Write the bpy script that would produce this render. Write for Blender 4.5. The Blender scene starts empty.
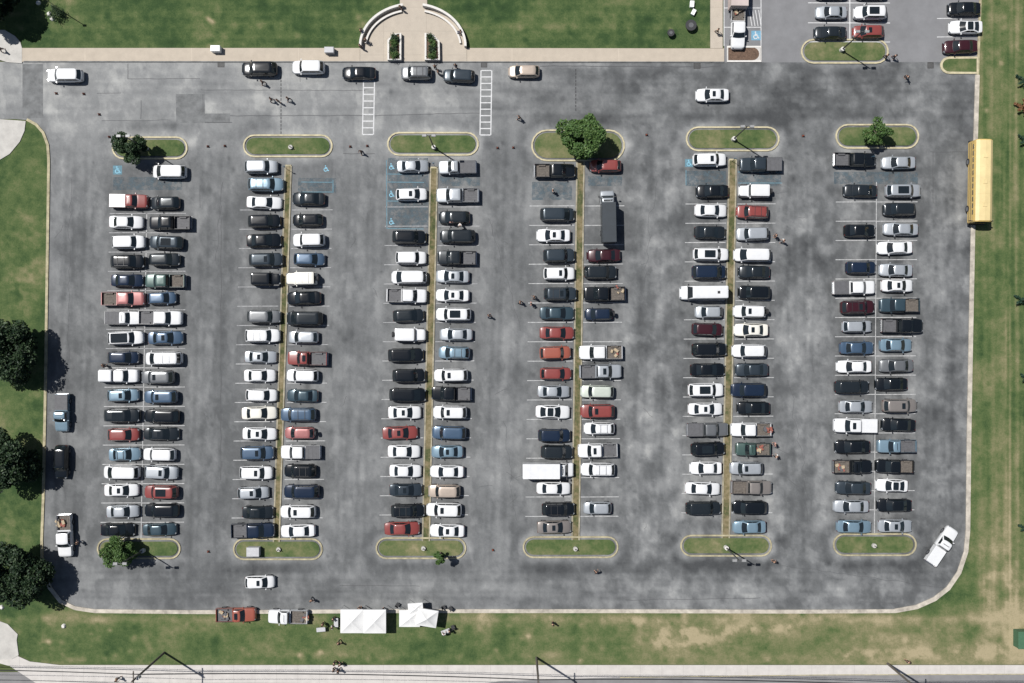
import bpy, bmesh, math, random
import numpy as np
from mathutils import Vector, Matrix
random.seed(7); RNG = np.random.default_rng(11)
R = math.radians
C = bpy.context.scene.collection
# ------------------------------------------------------------------ camera / world / sun
S, H = 0.1425, 130.0                       # metres per pixel on the ground, camera height
def P(px, py, h=0.0):                      # pixel of the photo -> point in the place at height h
    k = S*(H-h)/H
    return ((px-512)*k, (341.5-py)*k)
scene = bpy.context.scene
cam = bpy.data.cameras.new('camera'); co = bpy.data.objects.new('camera', cam); C.objects.link(co)
co.location = (0, 0, H); cam.sensor_fit = 'HORIZONTAL'; cam.sensor_width = 36
cam.lens = 36*H/(1024*S); cam.clip_end = 5000
scene.camera = co
EL, AZ = R(59), R(-32)                     # sun height; direction the shadows fall to
w = bpy.data.worlds.new('World'); scene.world = w; w.use_nodes = True
nt = w.node_tree; bg = nt.nodes['Background']
sky = nt.nodes.new('ShaderNodeTexSky'); sky.sky_type = 'NISHITA'; sky.sun_disc = False
sky.sun_elevation = EL; sky.sun_rotation = math.atan2(-math.cos(AZ), -math.sin(AZ))
nt.links.new(sky.outputs[0], bg.inputs[0]); bg.inputs[1].default_value = 0.05
sl = bpy.data.lights.new('sun', 'SUN'); sl.energy = 5.0; sl.angle = R(0.5); sl.color = (1, .98, .945)
so = bpy.data.objects.new('sun', sl); C.objects.link(so)
d = Vector((math.cos(AZ)*math.cos(EL), math.sin(AZ)*math.cos(EL), -math.sin(EL)))
so.rotation_euler = d.to_track_quat('-Z', 'Y').to_euler(); so.location = (-60, 40, 90)
vs = scene.view_settings; vs.view_transform = 'Standard'; vs.look = 'None'; vs.gamma = 1
vs.exposure = 0.30; vs.use_curve_mapping = False

# ------------------------------------------------------------------ mesh helpers
class MB:
    def __init__(s): s.v = []; s.f = []; s.m = []
    def add(s, vs_, fs, mi=0):
        o = len(s.v); s.v += [tuple(p) for p in vs_]
        for f in fs: s.f.append(tuple(o+i for i in f)); s.m.append(mi)
    def box(s, c, d, mi=0, rz=0, taper=1.0):
        cx, cy, cz = c; hx, hy, hz = d[0]/2, d[1]/2, d[2]/2
        a, b = math.cos(rz), math.sin(rz); pts = []
        for z, t in ((-hz, 1), (hz, taper)):
            for x, y in ((-hx, -hy), (hx, -hy), (hx, hy), (-hx, hy)):
                x *= t; y *= t
                pts.append((cx+x*a-y*b, cy+x*b+y*a, cz+z))
        s.add(pts, [(3, 2, 1, 0), (4, 5, 6, 7), (0, 1, 5, 4), (1, 2, 6, 5), (2, 3, 7, 6), (3, 0, 4, 7)], mi)
    def tube(s, p0, p1, r0, r1=None, n=8, mi=0):
        r1 = r0 if r1 is None else r1
        p0, p1 = Vector(p0), Vector(p1); q = (p1-p0).to_track_quat('Z', 'Y'); pts = []
        for p, r in ((p0, r0), (p1, r1)):
            for i in range(n):
                t = 2*math.pi*i/n
                pts.append(p + q @ Vector((r*math.cos(t), r*math.sin(t), 0)))
        fs = [(i, (i+1) % n, n+(i+1) % n, n+i) for i in range(n)]
        fs += [tuple(range(n-1, -1, -1)), tuple(range(n, 2*n))]
        s.add(pts, fs, mi)
    def prism(s, poly, z0, z1, mi=0):      # poly counter-clockwise [(x, y)]
        n = len(poly)
        if sum(poly[i][0]*poly[(i+1) % n][1]-poly[(i+1) % n][0]*poly[i][1] for i in range(n)) < 0: poly = poly[::-1]
        s.add([(x, y, z0) for x, y in poly]+[(x, y, z1) for x, y in poly],
              [tuple(range(n, 2*n)), tuple(range(n-1, -1, -1))]+[(i, (i+1) % n, n+(i+1) % n, n+i) for i in range(n)], mi)
    def sheet(s, poly, z, mi=0):
        n = len(poly)
        if sum(poly[i][0]*poly[(i+1) % n][1]-poly[(i+1) % n][0]*poly[i][1] for i in range(n)) < 0: poly = poly[::-1]
        s.add([(x, y, z) for x, y in poly], [tuple(range(n))], mi)
    def ribbon(s, line, wl, wr, z0, z1, closed=False, mi=0):   # box profile swept along a line of (x, y)
        n = len(line); pts = []
        for i in range(n):
            a = line[i-1] if (i > 0 or closed) else line[i]
            b = line[(i+1) % n] if (i < n-1 or closed) else line[i]
            t = Vector((b[0]-a[0], b[1]-a[1])).normalized(); nx, ny = -t.y, t.x
            x, y = line[i]
            pts += [(x+nx*wl, y+ny*wl, z0), (x+nx*wl, y+ny*wl, z1), (x-nx*wr, y-ny*wr, z1), (x-nx*wr, y-ny*wr, z0)]
        fs = []
        for i in range(n if closed else n-1):
            j = (i+1) % n
            for k in range(4): fs.append((4*i+k, 4*i+(k+1) % 4, 4*j+(k+1) % 4, 4*j+k))
        if not closed: fs += [(0, 1, 2, 3), (4*n-1, 4*n-2, 4*n-3, 4*n-4)]
        s.add(pts, fs, mi)
    def mesh(s, name, mats, smooth=False):
        me = bpy.data.meshes.new(name); me.from_pydata(s.v, [], s.f)
        for m in (mats if isinstance(mats, (list, tuple)) else [mats]): me.materials.append(m)
        me.polygons.foreach_set('material_index', s.m)
        if smooth: me.polygons.foreach_set('use_smooth', [True]*len(s.f))
        me.update(); return me
    def fix(s, me):
        bm = bmesh.new(); bm.from_mesh(me); bmesh.ops.recalc_face_normals(bm, faces=bm.faces); bm.to_mesh(me); bm.free()
    def build(s, name, mats, parent=None, smooth=False, loc=None, fix=True):
        me = s.mesh(name, mats, smooth)
        if fix: s.fix(me)
        o = bpy.data.objects.new(name, me); C.objects.link(o)
        if parent: o.parent = parent
        if loc: o.location = loc
        return o
def tag(o, label, cat, group=None):
    o['label'] = label; o['category'] = cat
    if group: o['group'] = group
    return o
def struct(o): o['kind'] = 'structure'; return o
def empty(name, loc=(0, 0, 0), rz=0):
    o = bpy.data.objects.new(name, None); C.objects.link(o); o.location = loc; o.rotation_euler = (0, 0, rz)
    o.empty_display_size = .3; return o
def copy_tree(o, parent=None):
    c = o.copy(); C.objects.link(c); c.parent = parent
    for ch in [x for x in C.objects if x.parent == o]: copy_tree(ch, c)
    return c
KIDS = {}
def copy_thing(o):                          # a thing, its parts and their sub-parts
    c = o.copy(); C.objects.link(c)
    for k in ('group', 'label'):
        if k in c: del c[k]
    for ch in o.children:
        e = ch.copy(); C.objects.link(e); e.parent = c
        for g in ch.children:
            f = g.copy(); C.objects.link(f); f.parent = e
    return c

# ------------------------------------------------------------------ materials
def mat(name, col, rough=.6, metal=0., coat=0., spec=.5, noise=None, bump=0):
    m = bpy.data.materials.new(name); m.use_nodes = True; n = m.node_tree; b = n.nodes['Principled BSDF']
    b.inputs['Base Color'].default_value = (*col, 1); b.inputs['Roughness'].default_value = rough
    b.inputs['Metallic'].default_value = metal; b.inputs['Coat Weight'].default_value = coat
    b.inputs['Coat Roughness'].default_value = .06; b.inputs['Specular IOR Level'].default_value = spec
    tc = n.nodes.new('ShaderNodeTexCoord')
    no = n.nodes.new('ShaderNodeTexNoise'); sc, amt = noise or (3., .12)
    no.inputs['Scale'].default_value = sc; no.inputs['Detail'].default_value = 6; no.inputs['Roughness'].default_value = .65
    n.links.new(tc.outputs['Object'], no.inputs['Vector'])
    mr = n.nodes.new('ShaderNodeMapRange'); mr.inputs[1].default_value = .3; mr.inputs[2].default_value = .7
    mr.inputs[3].default_value = 1-amt; mr.inputs[4].default_value = 1+amt; n.links.new(no.outputs[0], mr.inputs[0])
    mx = n.nodes.new('ShaderNodeMix'); mx.data_type = 'RGBA'; mx.blend_type = 'MULTIPLY'; mx.inputs[0].default_value = 1
    mx.inputs[6].default_value = (*col, 1); n.links.new(mr.outputs[0], mx.inputs[7]); n.links.new(mx.outputs[2], b.inputs['Base Color'])
    if bump:
        bp = n.nodes.new('ShaderNodeBump'); bp.inputs['Strength'].default_value = bump; bp.inputs['Distance'].default_value = .05
        n.links.new(no.outputs[0], bp.inputs['Height']); n.links.new(bp.outputs[0], b.inputs['Normal'])
    return m
def attr_mat(name, attr, stops, noises, rough=.9, bump=.4, bscale=6.):
    """colour ramp driven by a point attribute plus procedural noise in object space"""
    m = bpy.data.materials.new(name); m.use_nodes = True; n = m.node_tree; b = n.nodes['Principled BSDF']
    b.inputs['Roughness'].default_value = rough; b.inputs['Specular IOR Level'].default_value = .25
    at = n.nodes.new('ShaderNodeAttribute'); at.attribute_name = attr
    tc = n.nodes.new('ShaderNodeTexCoord'); acc = at.outputs['Fac']; last = None
    for sc, amt, stretch in noises:
        mp = n.nodes.new('ShaderNodeMapping'); mp.inputs['Scale'].default_value = stretch
        n.links.new(tc.outputs['Object'], mp.inputs[0])
        no = n.nodes.new('ShaderNodeTexNoise'); no.inputs['Scale'].default_value = sc; no.inputs['Detail'].default_value = 5
        no.inputs['Roughness'].default_value = .7; n.links.new(mp.outputs[0], no.inputs['Vector'])
        ma = n.nodes.new('ShaderNodeMath'); ma.operation = 'MULTIPLY_ADD'; ma.inputs[1].default_value = amt
        sb = n.nodes.new('ShaderNodeMath'); sb.operation = 'SUBTRACT'; sb.inputs[1].default_value = .5
        n.links.new(no.outputs[0], sb.inputs[0]); n.links.new(sb.outputs[0], ma.inputs[0]); n.links.new(acc, ma.inputs[2])
        acc = ma.outputs[0]; last = no
    rp = n.nodes.new('ShaderNodeValToRGB'); e = rp.color_ramp.elements
    while len(e) < len(stops): e.new(.5)
    for el, (p, c) in zip(e, stops): el.position = p; el.color = (*c, 1)
    n.links.new(acc, rp.inputs[0]); n.links.new(rp.outputs[0], b.inputs['Base Color'])
    bp = n.nodes.new('ShaderNodeBump'); bp.inputs['Strength'].default_value = bump; bp.inputs['Distance'].default_value = .08
    n.links.new(last.outputs[0], bp.inputs['Height']); n.links.new(bp.outputs[0], b.inputs['Normal'])
    return m
def slab_mat(name, col, jx, jy, seed=0., amt=.1, jdark=.72):
    """cast concrete with straight joints every jx / jy metres"""
    m = mat(name, col, .85, noise=(.9, amt), bump=.1); n = m.node_tree; b = n.nodes['Principled BSDF']
    tc = n.nodes.new('ShaderNodeTexCoord'); sp = n.nodes.new('ShaderNodeSeparateXYZ'); n.links.new(tc.outputs['Object'], sp.inputs[0])
    outs = []
    for ax, j in ((0, jx), (1, jy)):
        if not j: continue
        a = n.nodes.new('ShaderNodeMath'); a.operation = 'PINGPONG'; a.inputs[1].default_value = j/2; n.links.new(sp.outputs[ax], a.inputs[0])
        c = n.nodes.new('ShaderNodeMath'); c.operation = 'LESS_THAN'; c.inputs[1].default_value = .035; n.links.new(a.outputs[0], c.inputs[0]); outs.append(c.outputs[0])
    o = outs[0]
    if len(outs) > 1:
        mm = n.nodes.new('ShaderNodeMath'); mm.operation = 'MAXIMUM'; n.links.new(outs[0], mm.inputs[0]); n.links.new(outs[1], mm.inputs[1]); o = mm.outputs[0]
    old = b.inputs['Base Color'].links[0].from_socket
    mx = n.nodes.new('ShaderNodeMix'); mx.data_type = 'RGBA'; mx.blend_type = 'MULTIPLY'; n.links.new(o, mx.inputs[0])
    n.links.new(old, mx.inputs[6]); mx.inputs[7].default_value = (jdark, jdark, jdark, 1); n.links.new(mx.outputs[2], b.inputs['Base Color'])
    return m
M = {}
M['asphalt'] = attr_mat('worn asphalt', 'tone', [(0, (.040, .042, .044)), (.33, (.086, .089, .091)), (.5, (.124, .127, .129)), (.72, (.184, .187, .187)), (1, (.30, .30, .29))],
                        [(.3, .12, (1, 1, 1)), (1.0, .22, (1, .55, 1)), (4., .24, (1, 1, 1)), (14., .16, (1, 1, 1))], .88, .3)
M['road'] = mat('road asphalt', (.17, .165, .165), .9, noise=(.4, .18), bump=.1)
M['lot'] = mat('grey lot asphalt', (.155, .155, .16), .9, noise=(.35, .14), bump=.1)
GR = [(0, (.010, .027, .009)), (.28, (.030, .057, .018)), (.46, (.062, .090, .031)), (.62, (.108, .118, .052)), (.76, (.16, .148, .078)), (1, (.28, .235, .145))]
M['grass'] = attr_mat('mown grass', 'dry', GR, [(.35, .22, (1, 1, 1)), (1.4, .34, (1, 1, 1)), (5., .42, (1, 1, 1))], .95, .6)
M['terrain'] = mat('distant grass', (.055, .07, .022), .95, noise=(.2, .4))
M['island'] = attr_mat('island grass', 'dry', GR, [(1.1, .55, (1, 1, 1)), (4., .3, (1, 1, 1))], .95, .5)
M['mulch'] = mat('bark mulch', (.10, .062, .042), .95, noise=(5, .5), bump=.6)
M['kerb'] = mat('kerb concrete', (.30, .265, .17), .85, noise=(1.1, .38), bump=.1)
M['strip_kerb'] = mat('worn strip kerb', (.25, .225, .165), .9, noise=(.9, .45), bump=.2)
M['edge_kerb'] = mat('pale edge kerb concrete', (.36, .325, .275), .88, noise=(.8, .40), bump=.15)
M['kerb_top'] = mat('pale kerb concrete', (.39, .345, .225), .85, noise=(1.1, .30), bump=.1)
M['walk'] = slab_mat('pinkish walkway concrete', (.36, .31, .25), 15.2, 0, amt=.08, jdark=1.18)
M['plaza'] = slab_mat('plaza concrete', (.355, .31, .255), 6.1, 3.4, amt=.07, jdark=.86)
M['concrete'] = slab_mat('pale pavement concrete', (.42, .395, .37), 3.05, 0, amt=.1, jdark=.85)
M['apron'] = mat('apron concrete', (.37, .355, .33), .85, noise=(.8, .15))
M['wall'] = mat('white painted concrete', (.52, .50, .47), .8, noise=(2, .1))
M['line'] = mat('worn white road paint', (.34, .34, .34), .8, noise=(2.5, .35))
M['sym'] = mat('faded pale blue road paint', (.17, .36, .46), .8, noise=(3, .3))
M['line_dim'] = mat('faded white road paint', (.26, .26, .265), .8, noise=(2.5, .4))
M['line_top'] = mat('white road paint', (.45, .45, .45), .8, noise=(2.5, .2))
M['blue_paint'] = mat('faded blue road paint', (.085, .165, .205), .85, noise=(3, .3))
M['blue_strong'] = mat('blue road paint', (.12, .26, .36), .8, noise=(3, .2))
M['tar'] = mat('dark crack filler', (.028, .028, .03), .8)
M['crack'] = mat('dirty seam', (.06, .06, .063), .9)
M['patch'] = mat('newer asphalt patch', (.122, .125, .126), .9, noise=(.9, .35))
M['glass'] = mat('dark car glass', (.010, .014, .017), .04, spec=.6)
M['tyre'] = mat('tyre rubber', (.018, .018, .02), .8)
M['rim'] = mat('alloy rim', (.35, .36, .38), .3, .8)
M['black'] = mat('black plastic', (.018, .018, .02), .5)
M['liner'] = mat('grey bed liner', (.075, .075, .08), .7, noise=(3, .2))
M['rustbed'] = mat('dusty bed floor', (.095, .082, .070), .85, noise=(4, .35))
M['lamp'] = mat('headlight lens', (.16, .17, .18), .12)
M['tail'] = mat('red tail light', (.09, .006, .006), .2)
M['chrome'] = mat('bright trim', (.40, .41, .42), .3, .9)
M['lamphead'] = mat('grey lamp housing', (.22, .22, .22), .5)
M['trunk'] = mat('bark', (.11, .085, .065), .95, noise=(6, .3), bump=.5)
M['wood'] = mat('weathered pole timber', (.10, .085, .072), .9, noise=(5, .2))
M['pole'] = mat('bronze painted steel', (.05, .05, .05), .5)
M['wire'] = mat('black cable', (.02, .02, .022), .7)
M['canvas'] = mat('white canvas', (.55, .545, .535), .8, noise=(1, .05))
M['cabinet'] = mat('grey cabinet paint', (.36, .36, .37), .6)
M['greenbox'] = mat('green cabinet paint', (.045, .11, .06), .6)
M['busglass'] = mat('dusty bus window', (.11, .095, .06), .25)
M['bus'] = mat('pale bus roof yellow', (.56, .445, .225), .55, noise=(.5, .12))
M['busside'] = mat('bus yellow', (.56, .39, .13), .4, coat=.4)
M['junk'] = mat('cardboard and timber', (.34, .27, .18), .9, noise=(6, .3))
M['junkred'] = mat('rusty red clutter', (.22, .07, .05), .8, noise=(6, .3))
M['junkyel'] = mat('yellow clutter', (.50, .42, .13), .8)
M['skin'] = mat('skin', (.38, .22, .15), .6)
M['cone'] = mat('dull orange plastic', (.25, .06, .03), .7)
M['grate'] = mat('cast iron grate', (.035, .033, .032), .7, noise=(20, .4))
M['cooler'] = mat('white plastic', (.72, .72, .70), .5)
PAINT = {}
def paint(name, col, metal=0., rough=.34): PAINT[name] = mat(name+' car paint', col, rough, metal, 1.0, noise=(1.4, .05))
paint('white', (.57, .572, .575)); paint('cream', (.60, .58, .52)); paint('silver', (.34, .36, .38), .35)
paint('grey', (.125, .13, .135), .3, .3); paint('charcoal', (.014, .018, .021), .2, .24); paint('black', (.005, .0065, .008), 0, .2)
paint('navy', (.010, .018, .036), .15, .26); paint('blue', (.050, .085, .135), .25, .3); paint('pale-blue', (.16, .235, .29), .3, .3)
paint('teal', (.035, .060, .075), .3, .28); paint('green', (.045, .080, .070), .2, .3); paint('red', (.185, .040, .034), 0, .3); paint('orange', (.25, .070, .045), 0, .3)
paint('maroon', (.034, .008, .011), .1, .28); paint('pink-red', (.29, .11, .105), .2); paint('taupe', (.20, .18, .165), .3); paint('beige', (.40, .33, .27), .3)
paint('pale-green', (.46, .49, .43), .2); paint('slate', (.030, .040, .049), .3, .26)
for k_ in ('black', 'charcoal', 'navy', 'maroon', 'slate'): PAINT[k_].node_tree.nodes['Principled BSDF'].inputs['Specular IOR Level'].default_value = .25

# ------------------------------------------------------------------ value noise for wear maps (fixed to the ground)
def fbm(X, Y, scale, oct_=4, seed=0):
    out = np.zeros_like(X); amp = 1.; tot = 0.
    for o in range(oct_):
        rg = np.random.default_rng(seed*31+o); T = rg.random((128, 128))
        u = X/scale*(2**o)+37.3*o; v = Y/scale*(2**o)+11.9*o
        i = np.floor(u).astype(int); j = np.floor(v).astype(int); fu = u-i; fv = v-j
        fu = fu*fu*(3-2*fu); fv = fv*fv*(3-2*fv)
        g = lambda a, b: T[a % 128, b % 128]
        out += amp*((g(i, j)*(1-fu)+g(i+1, j)*fu)*(1-fv)+(g(i, j+1)*(1-fu)+g(i+1, j+1)*fu)*fv)
        tot += amp; amp *= .55
    return out/tot
def blob(X, Y, cx, cy, rx, ry): return np.exp(-(((X-cx)/rx)**2+((Y-cy)/ry)**2))
def sstep(a, b, x): t = np.clip((x-a)/(b-a), 0, 1); return t*t*(3-2*t)
def inside(poly, X, Y):
    r = np.zeros(X.shape, bool); n = len(poly)
    for i in range(n):
        x0, y0 = poly[i]; x1, y1 = poly[(i+1) % n]
        if y0 == y1: continue
        c = ((y0 > Y) != (y1 > Y)) & (X < (x1-x0)*(Y-y0)/(y1-y0)+x0)
        r ^= c
    return r
def clip_cell(poly, x0, x1, y0, y1):
    for ax, lim, sg in ((0, x0, 1), (0, x1, -1), (1, y0, 1), (1, y1, -1)):
        out = []
        for i in range(len(poly)):
            a, b = poly[i-1], poly[i]; da = (a[ax]-lim)*sg; db = (b[ax]-lim)*sg
            if (da >= 0) != (db >= 0):
                t = da/(da-db); out.append((a[0]+(b[0]-a[0])*t, a[1]+(b[1]-a[1])*t))
            if db >= 0: out.append(b)
        poly = out
        if len(poly) < 3: return []
    return poly
def attr_sheet(name, poly, z, m, attr, fn, step):
    """a flat sheet cut to a polygon (pixel coordinates), gridded finely to carry its wear map"""
    xs = [p[0] for p in poly]; ys = [p[1] for p in poly]
    x0, y0 = min(xs), min(ys); nx = max(1, math.ceil((max(xs)-x0)/step)); ny = max(1, math.ceil((max(ys)-y0)/step))
    gx, gy = np.meshgrid(np.arange(nx+1)*step+x0, np.arange(ny+1)*step+y0, indexing='ij')
    edge = np.zeros((nx, ny), bool)                       # cells crossed by the outline
    for i in range(len(poly)):
        a, b = poly[i-1], poly[i]; n = int(math.hypot(b[0]-a[0], b[1]-a[1])/step*12)+2
        t = np.linspace(0, 1, n); u = (a[0]+(b[0]-a[0])*t-x0)/step; v = (a[1]+(b[1]-a[1])*t-y0)/step
        for e in (-1e-6, 1e-6):
            edge[np.clip((u+e).astype(int), 0, nx-1), np.clip((v+e).astype(int), 0, ny-1)] = True
    inn = inside(poly, gx[:-1, :-1]+step/2, gy[:-1, :-1]+step/2) & ~edge
    V = np.stack([gx.ravel(), gy.ravel()], 1); I, J = np.nonzero(inn); q = lambda a, b: a*(ny+1)+b
    F = np.stack([q(I, J), q(I, J+1), q(I+1, J+1), q(I+1, J)], 1)      # py grows downward: this order faces up
    used = np.unique(F); remap = np.full(len(V), -1); remap[used] = np.arange(len(used)); V = V[used]; F = remap[F]
    verts = [(p[0], p[1]) for p in V.tolist()]; faces = F.tolist()
    for i, j in zip(*np.nonzero(edge)):
        c = clip_cell(poly, x0+i*step, x0+(i+1)*step, y0+j*step, y0+(j+1)*step)
        c = [p for k, p in enumerate(c) if math.hypot(p[0]-c[k-1][0], p[1]-c[k-1][1]) > 1e-4]
        if len(c) < 3: continue
        ar = sum(c[k-1][0]*c[k][1]-c[k][0]*c[k-1][1] for k in range(len(c)))
        if abs(ar) < 1e-3: continue
        if ar > 0: c = c[::-1]
        o = len(verts); verts += c; faces.append(list(range(o, o+len(c))))
    A = np.array(verts); me = bpy.data.meshes.new(name)
    me.from_pydata([(*P(x, y), z) for x, y in verts], [], faces); me.materials.append(m)
    at = me.attributes.new(attr, 'FLOAT', 'POINT'); at.data.foreach_set('value', fn(A[:, 0], A[:, 1]).astype(np.float32))
    o = bpy.data.objects.new(name, me); C.objects.link(o); return o

# ------------------------------------------------------------------ geometry of the lot (pixel coordinates)
def arc(cx, cy, rx, ry, a0, a1, n=10): return [(cx+rx*math.cos(R(a0+(a1-a0)*i/n)), cy-ry*math.sin(R(a0+(a1-a0)*i/n))) for i in range(n+1)]
right_edge = [(985, -70), (981, 0), (978.5, 75), (976, 160), (974, 230), (972, 330), (970, 440), (969, 530)]
corner = [(967, 552), (960, 573), (949, 589), (935, 600), (917, 608), (895, 612)]
bottom_edge = [(800, 612.5), (600, 612), (400, 612), (200, 613), (95, 612), (75, 609), (60, 602), (49, 588), (42, 570.2)]
left_edge = [(42, 570), (41.5, 540), (43, 500), (45, 400), (46.5, 300), (48, 200), (48.5, 160), (47.5, 145), (43, 133), (36, 125), (27, 120), (14, 119)]
lot_poly = [(-240, 60), (24, 62), (724, 63), (724, -70)] + right_edge + corner + bottom_edge + left_edge + [(-240, 119)]
isl = {  # centre x, centre y, half length, half height
    't1': (150, 148, 36, 9.5), 't2': (288, 146, 43, 9.5), 't3': (433, 144, 44, 10), 't4': (578, 145.5, 45, 14), 't5': (732.5, 139, 45, 10.5), 't6': (877, 136.5, 40, 10.5),
    'b1': (139, 548.5, 40, 8.5), 'b2': (278, 549, 43, 9), 'b3': (421, 548, 43.5, 9), 'b4': (570.5, 547, 46, 9), 'b5': (726, 545.5, 44, 9), 'b6': (874.5, 544.5, 40, 9.5),
    'u1': (844.5, 51.5, 42, 10.5)}
strips = {2: ((288.5, 166), (276.5, 542), 2.9), 3: ((434, 168), (426, 541), 3.4), 4: ((580.5, 158), (575.5, 540), 3.5), 5: ((732.5, 160), (725.5, 538), 3.6)}

def asphalt_tone(X, Y):
    t = np.full(X.shape, .50)
    t += (.10-.05*sstep(450, 650, X))*(sstep(.52, .58, fbm(X, Y*.5, 13, 5, 63))-.4)+.40*(fbm(X, Y, 42, 5, 1)-.5)+.26*(fbm(X, Y, 9, 4, 2)-.5)+.10*(fbm(X, Y, 3.2, 2, 4)-.5)
    t += .27*sstep(190, 90, Y)*sstep(620, 380, X)                       # bleached upper-left road
    t -= .06*sstep(150, 300, Y)*sstep(420, 250, X)                     # darker lower left
    rgt = sstep(500, 640, X)
    cl = fbm(X, Y, 25, 5, 3)-.5; cl2 = fbm(X, Y, 90, 3, 5)-.5
    t += rgt*(.11*(sstep(.50, .57, fbm(X, Y, 15, 5, 61))-.4)-.05*(sstep(.54, .60, fbm(X, Y, 19, 5, 62))-.3)+.38*cl+.34*cl2+.45*(fbm(X, Y*.35, 13, 5, 7)-.5)*sstep(120, 200, Y)*sstep(575, 540, Y)+.35*(fbm(X, Y, 10, 4, 8)-.5))
    t -= .06*rgt
    for a in [(655, 250, 26, 70, .14), (655, 400, 24, 60, .10), (800, 330, 20, 80, .15), (800, 200, 22, 40, .10), (945, 300, 20, 90, .10), (505, 330, 22, 120, .04),
              (505, 470, 26, 70, .06), (358, 330, 20, 120, .05), (358, 480, 24, 60, .05), (650, 530, 30, 26, .20), (640, 590, 90, 12, .18), (800, 596, 80, 10, .16), (480, 590, 60, 10, .10),
              (350, 570, 26, 22, .16), (500, 560, 26, 20, .08), (120, 590, 50, 9, .10), (655, 110, 40, 12, .14), (770, 150, 16, 14, .14), (620, 140, 12, 12, .2), (915, 110, 25, 20, .10),
              (205, 330, 10, 120, .06), (830, 560, 20, 12, .14), (55, 110, 9, 5, .3), (195, 142, 6, 8, .3), (610, 65, 60, 4, .1), (232, 110, 40, 8, .08),
              (730, 118, 70, 5, -.20), (590, 118, 40, 8, -.12), (680, 75, 60, 6, -.10), (850, 100, 50, 12, -.14), (960, 110, 8, 60, -.10), (160, 125, 40, 5, -.13), (250, 570, 50, 6, -.17), (290, 565, 40, 5, -.1), (420, 566, 50, 5, -.14),
              (570, 568, 60, 6, -.20), (728, 566, 60, 7, -.26), (870, 566, 60, 8, -.24), (520, 545, 8, 18, -.12), (622, 545, 8, 20, -.15), (676, 545, 8, 18, -.15), (775, 545, 9, 20, -.12), (955, 420, 9, 100, -.14), (940, 520, 12, 40, -.10),
              (780, 450, 10, 60, -.10), (680, 400, 8, 80, -.08), (480, 560, 30, 8, -.05), (815, 420, 10, 100, -.06), (640, 300, 5, 60, -.07), (395, 95, 14, 10, -.14), (535, 95, 22, 14, -.10), (560, 90, 20, 20, -.08),
              (100, 300, 14, 140, .03), (75, 300, 5, 150, -.05), (30, 82, 10, 26, -.08), (420, 120, 60, 6, -.07)]:
        t += a[4]*blob(X, Y, *a[:4])*(.1+1.9*fbm(X, Y, 15, 4, 9))
    for k, (cx, cy, hl, hh) in isl.items():                             # dusty ring beside each island kerb, tyre-dark ring outside it
        dx = np.maximum(np.abs(X-cx)-(hl-hh), 0); dd = np.sqrt(dx**2+(Y-cy)**2)-hh
        lo = k[0] == 'b'
        t += .15*np.exp(-((dd-3)/3.5)**2)*(.3+1.2*fbm(X, Y, 9, 3, 13))
        t -= (.13 if X.size and cx > 500 else .07)*np.exp(-((dd-12)/5)**2)*(.3+1.2*fbm(X, Y, 20, 3, 14))
    # strips between the wheels of parked cars: oil in the middle of stalls
    for xc in (125, 160, 262, 303, 407, 454, 557, 600, 708, 752, 855, 896):
        t -= .07*blob(X, Y, xc, 350, 12, 400)*(fbm(X, Y, 10, 3, 21))*sstep(165, 180, Y)*sstep(535, 525, Y)
    t += .20*(fbm(X, Y*.22, 7, 4, 15)-.5)*sstep(130, 200, Y)            # streaks along the aisles
    t += .26*(fbm(X*.2, Y, 7, 4, 16)-.5)*(sstep(130, 100, Y)+sstep(560, 590, Y))
    t += .05*blob(X, Y, 500, 610, 460, 5)
    for xc in (75, 210, 357, 505, 652, 800, 940):                       # wheel-polished tracks along the aisles
        lean = -.035*(Y-340)*(xc < 700)+-.012*(Y-340)*(xc >= 700)
        for o_ in (-13, -6, 6, 13):
            wv = 2.5*(fbm(np.zeros_like(Y), Y, 70, 3, xc+o_)-.5)*2
            t -= .075*np.exp(-((X-xc-lean-o_-wv)/2.2)**2)*sstep(120, 170, Y)*sstep(590, 550, Y)*(.2+1.5*fbm(X, Y, 24, 3, 17))
    for yc in (84, 92, 108, 116, 572, 580, 592, 598):
        t -= .06*np.exp(-((Y-yc-2*(fbm(X, np.zeros_like(X), 80, 3, yc)-.5))/1.8)**2)*(.2+1.5*fbm(X, Y, 26, 3, 18))
    rs = np.random.default_rng(77)
    for _ in range(330):                                                # oil drips, gum and small spalls
        x_, y_ = rs.uniform(50, 965), rs.uniform(68, 605); r_ = rs.uniform(.7, 2.4); am = rs.choice([-.22, -.16, -.12, .14])
        m_ = (np.abs(X-x_) < 8) & (np.abs(Y-y_) < 8)
        t[m_] += am*np.exp(-((X[m_]-x_)**2+((Y[m_]-y_)*rs.uniform(.6, 1.3))**2)/r_**2)
    return np.clip(t, 0.05, 1)
lot = struct(attr_sheet('car_park', lot_poly, 0.0, M['asphalt'], 'tone', asphalt_tone, 1.4))
top_lot = MB(); top_lot.sheet([P(*p) for p in [(724, -70), (983, -70), (979, 62), (724, 62.5)]], .004)
struct(top_lot.build('upper_car_park', M['lot'], fix=False))
pt = MB()
for x0, y0, x1, y1 in [(22.5, 64, 43, 118), (176, 94, 205, 123), (205, 113.5, 230, 123)]:
    pt.sheet([P(x0, y0), P(x1, y0), P(x1, y1), P(x0, y1)], .004)
struct(pt.build('asphalt_patch', M['patch'], fix=False))
# terrain to the horizon, far roads
g = MB(); g.sheet([(-1500, -1500), (1500, -1500), (1500, 1500), (-1500, 1500)], -.06); struct(g.build('terrain', M['terrain'], fix=False))

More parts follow.
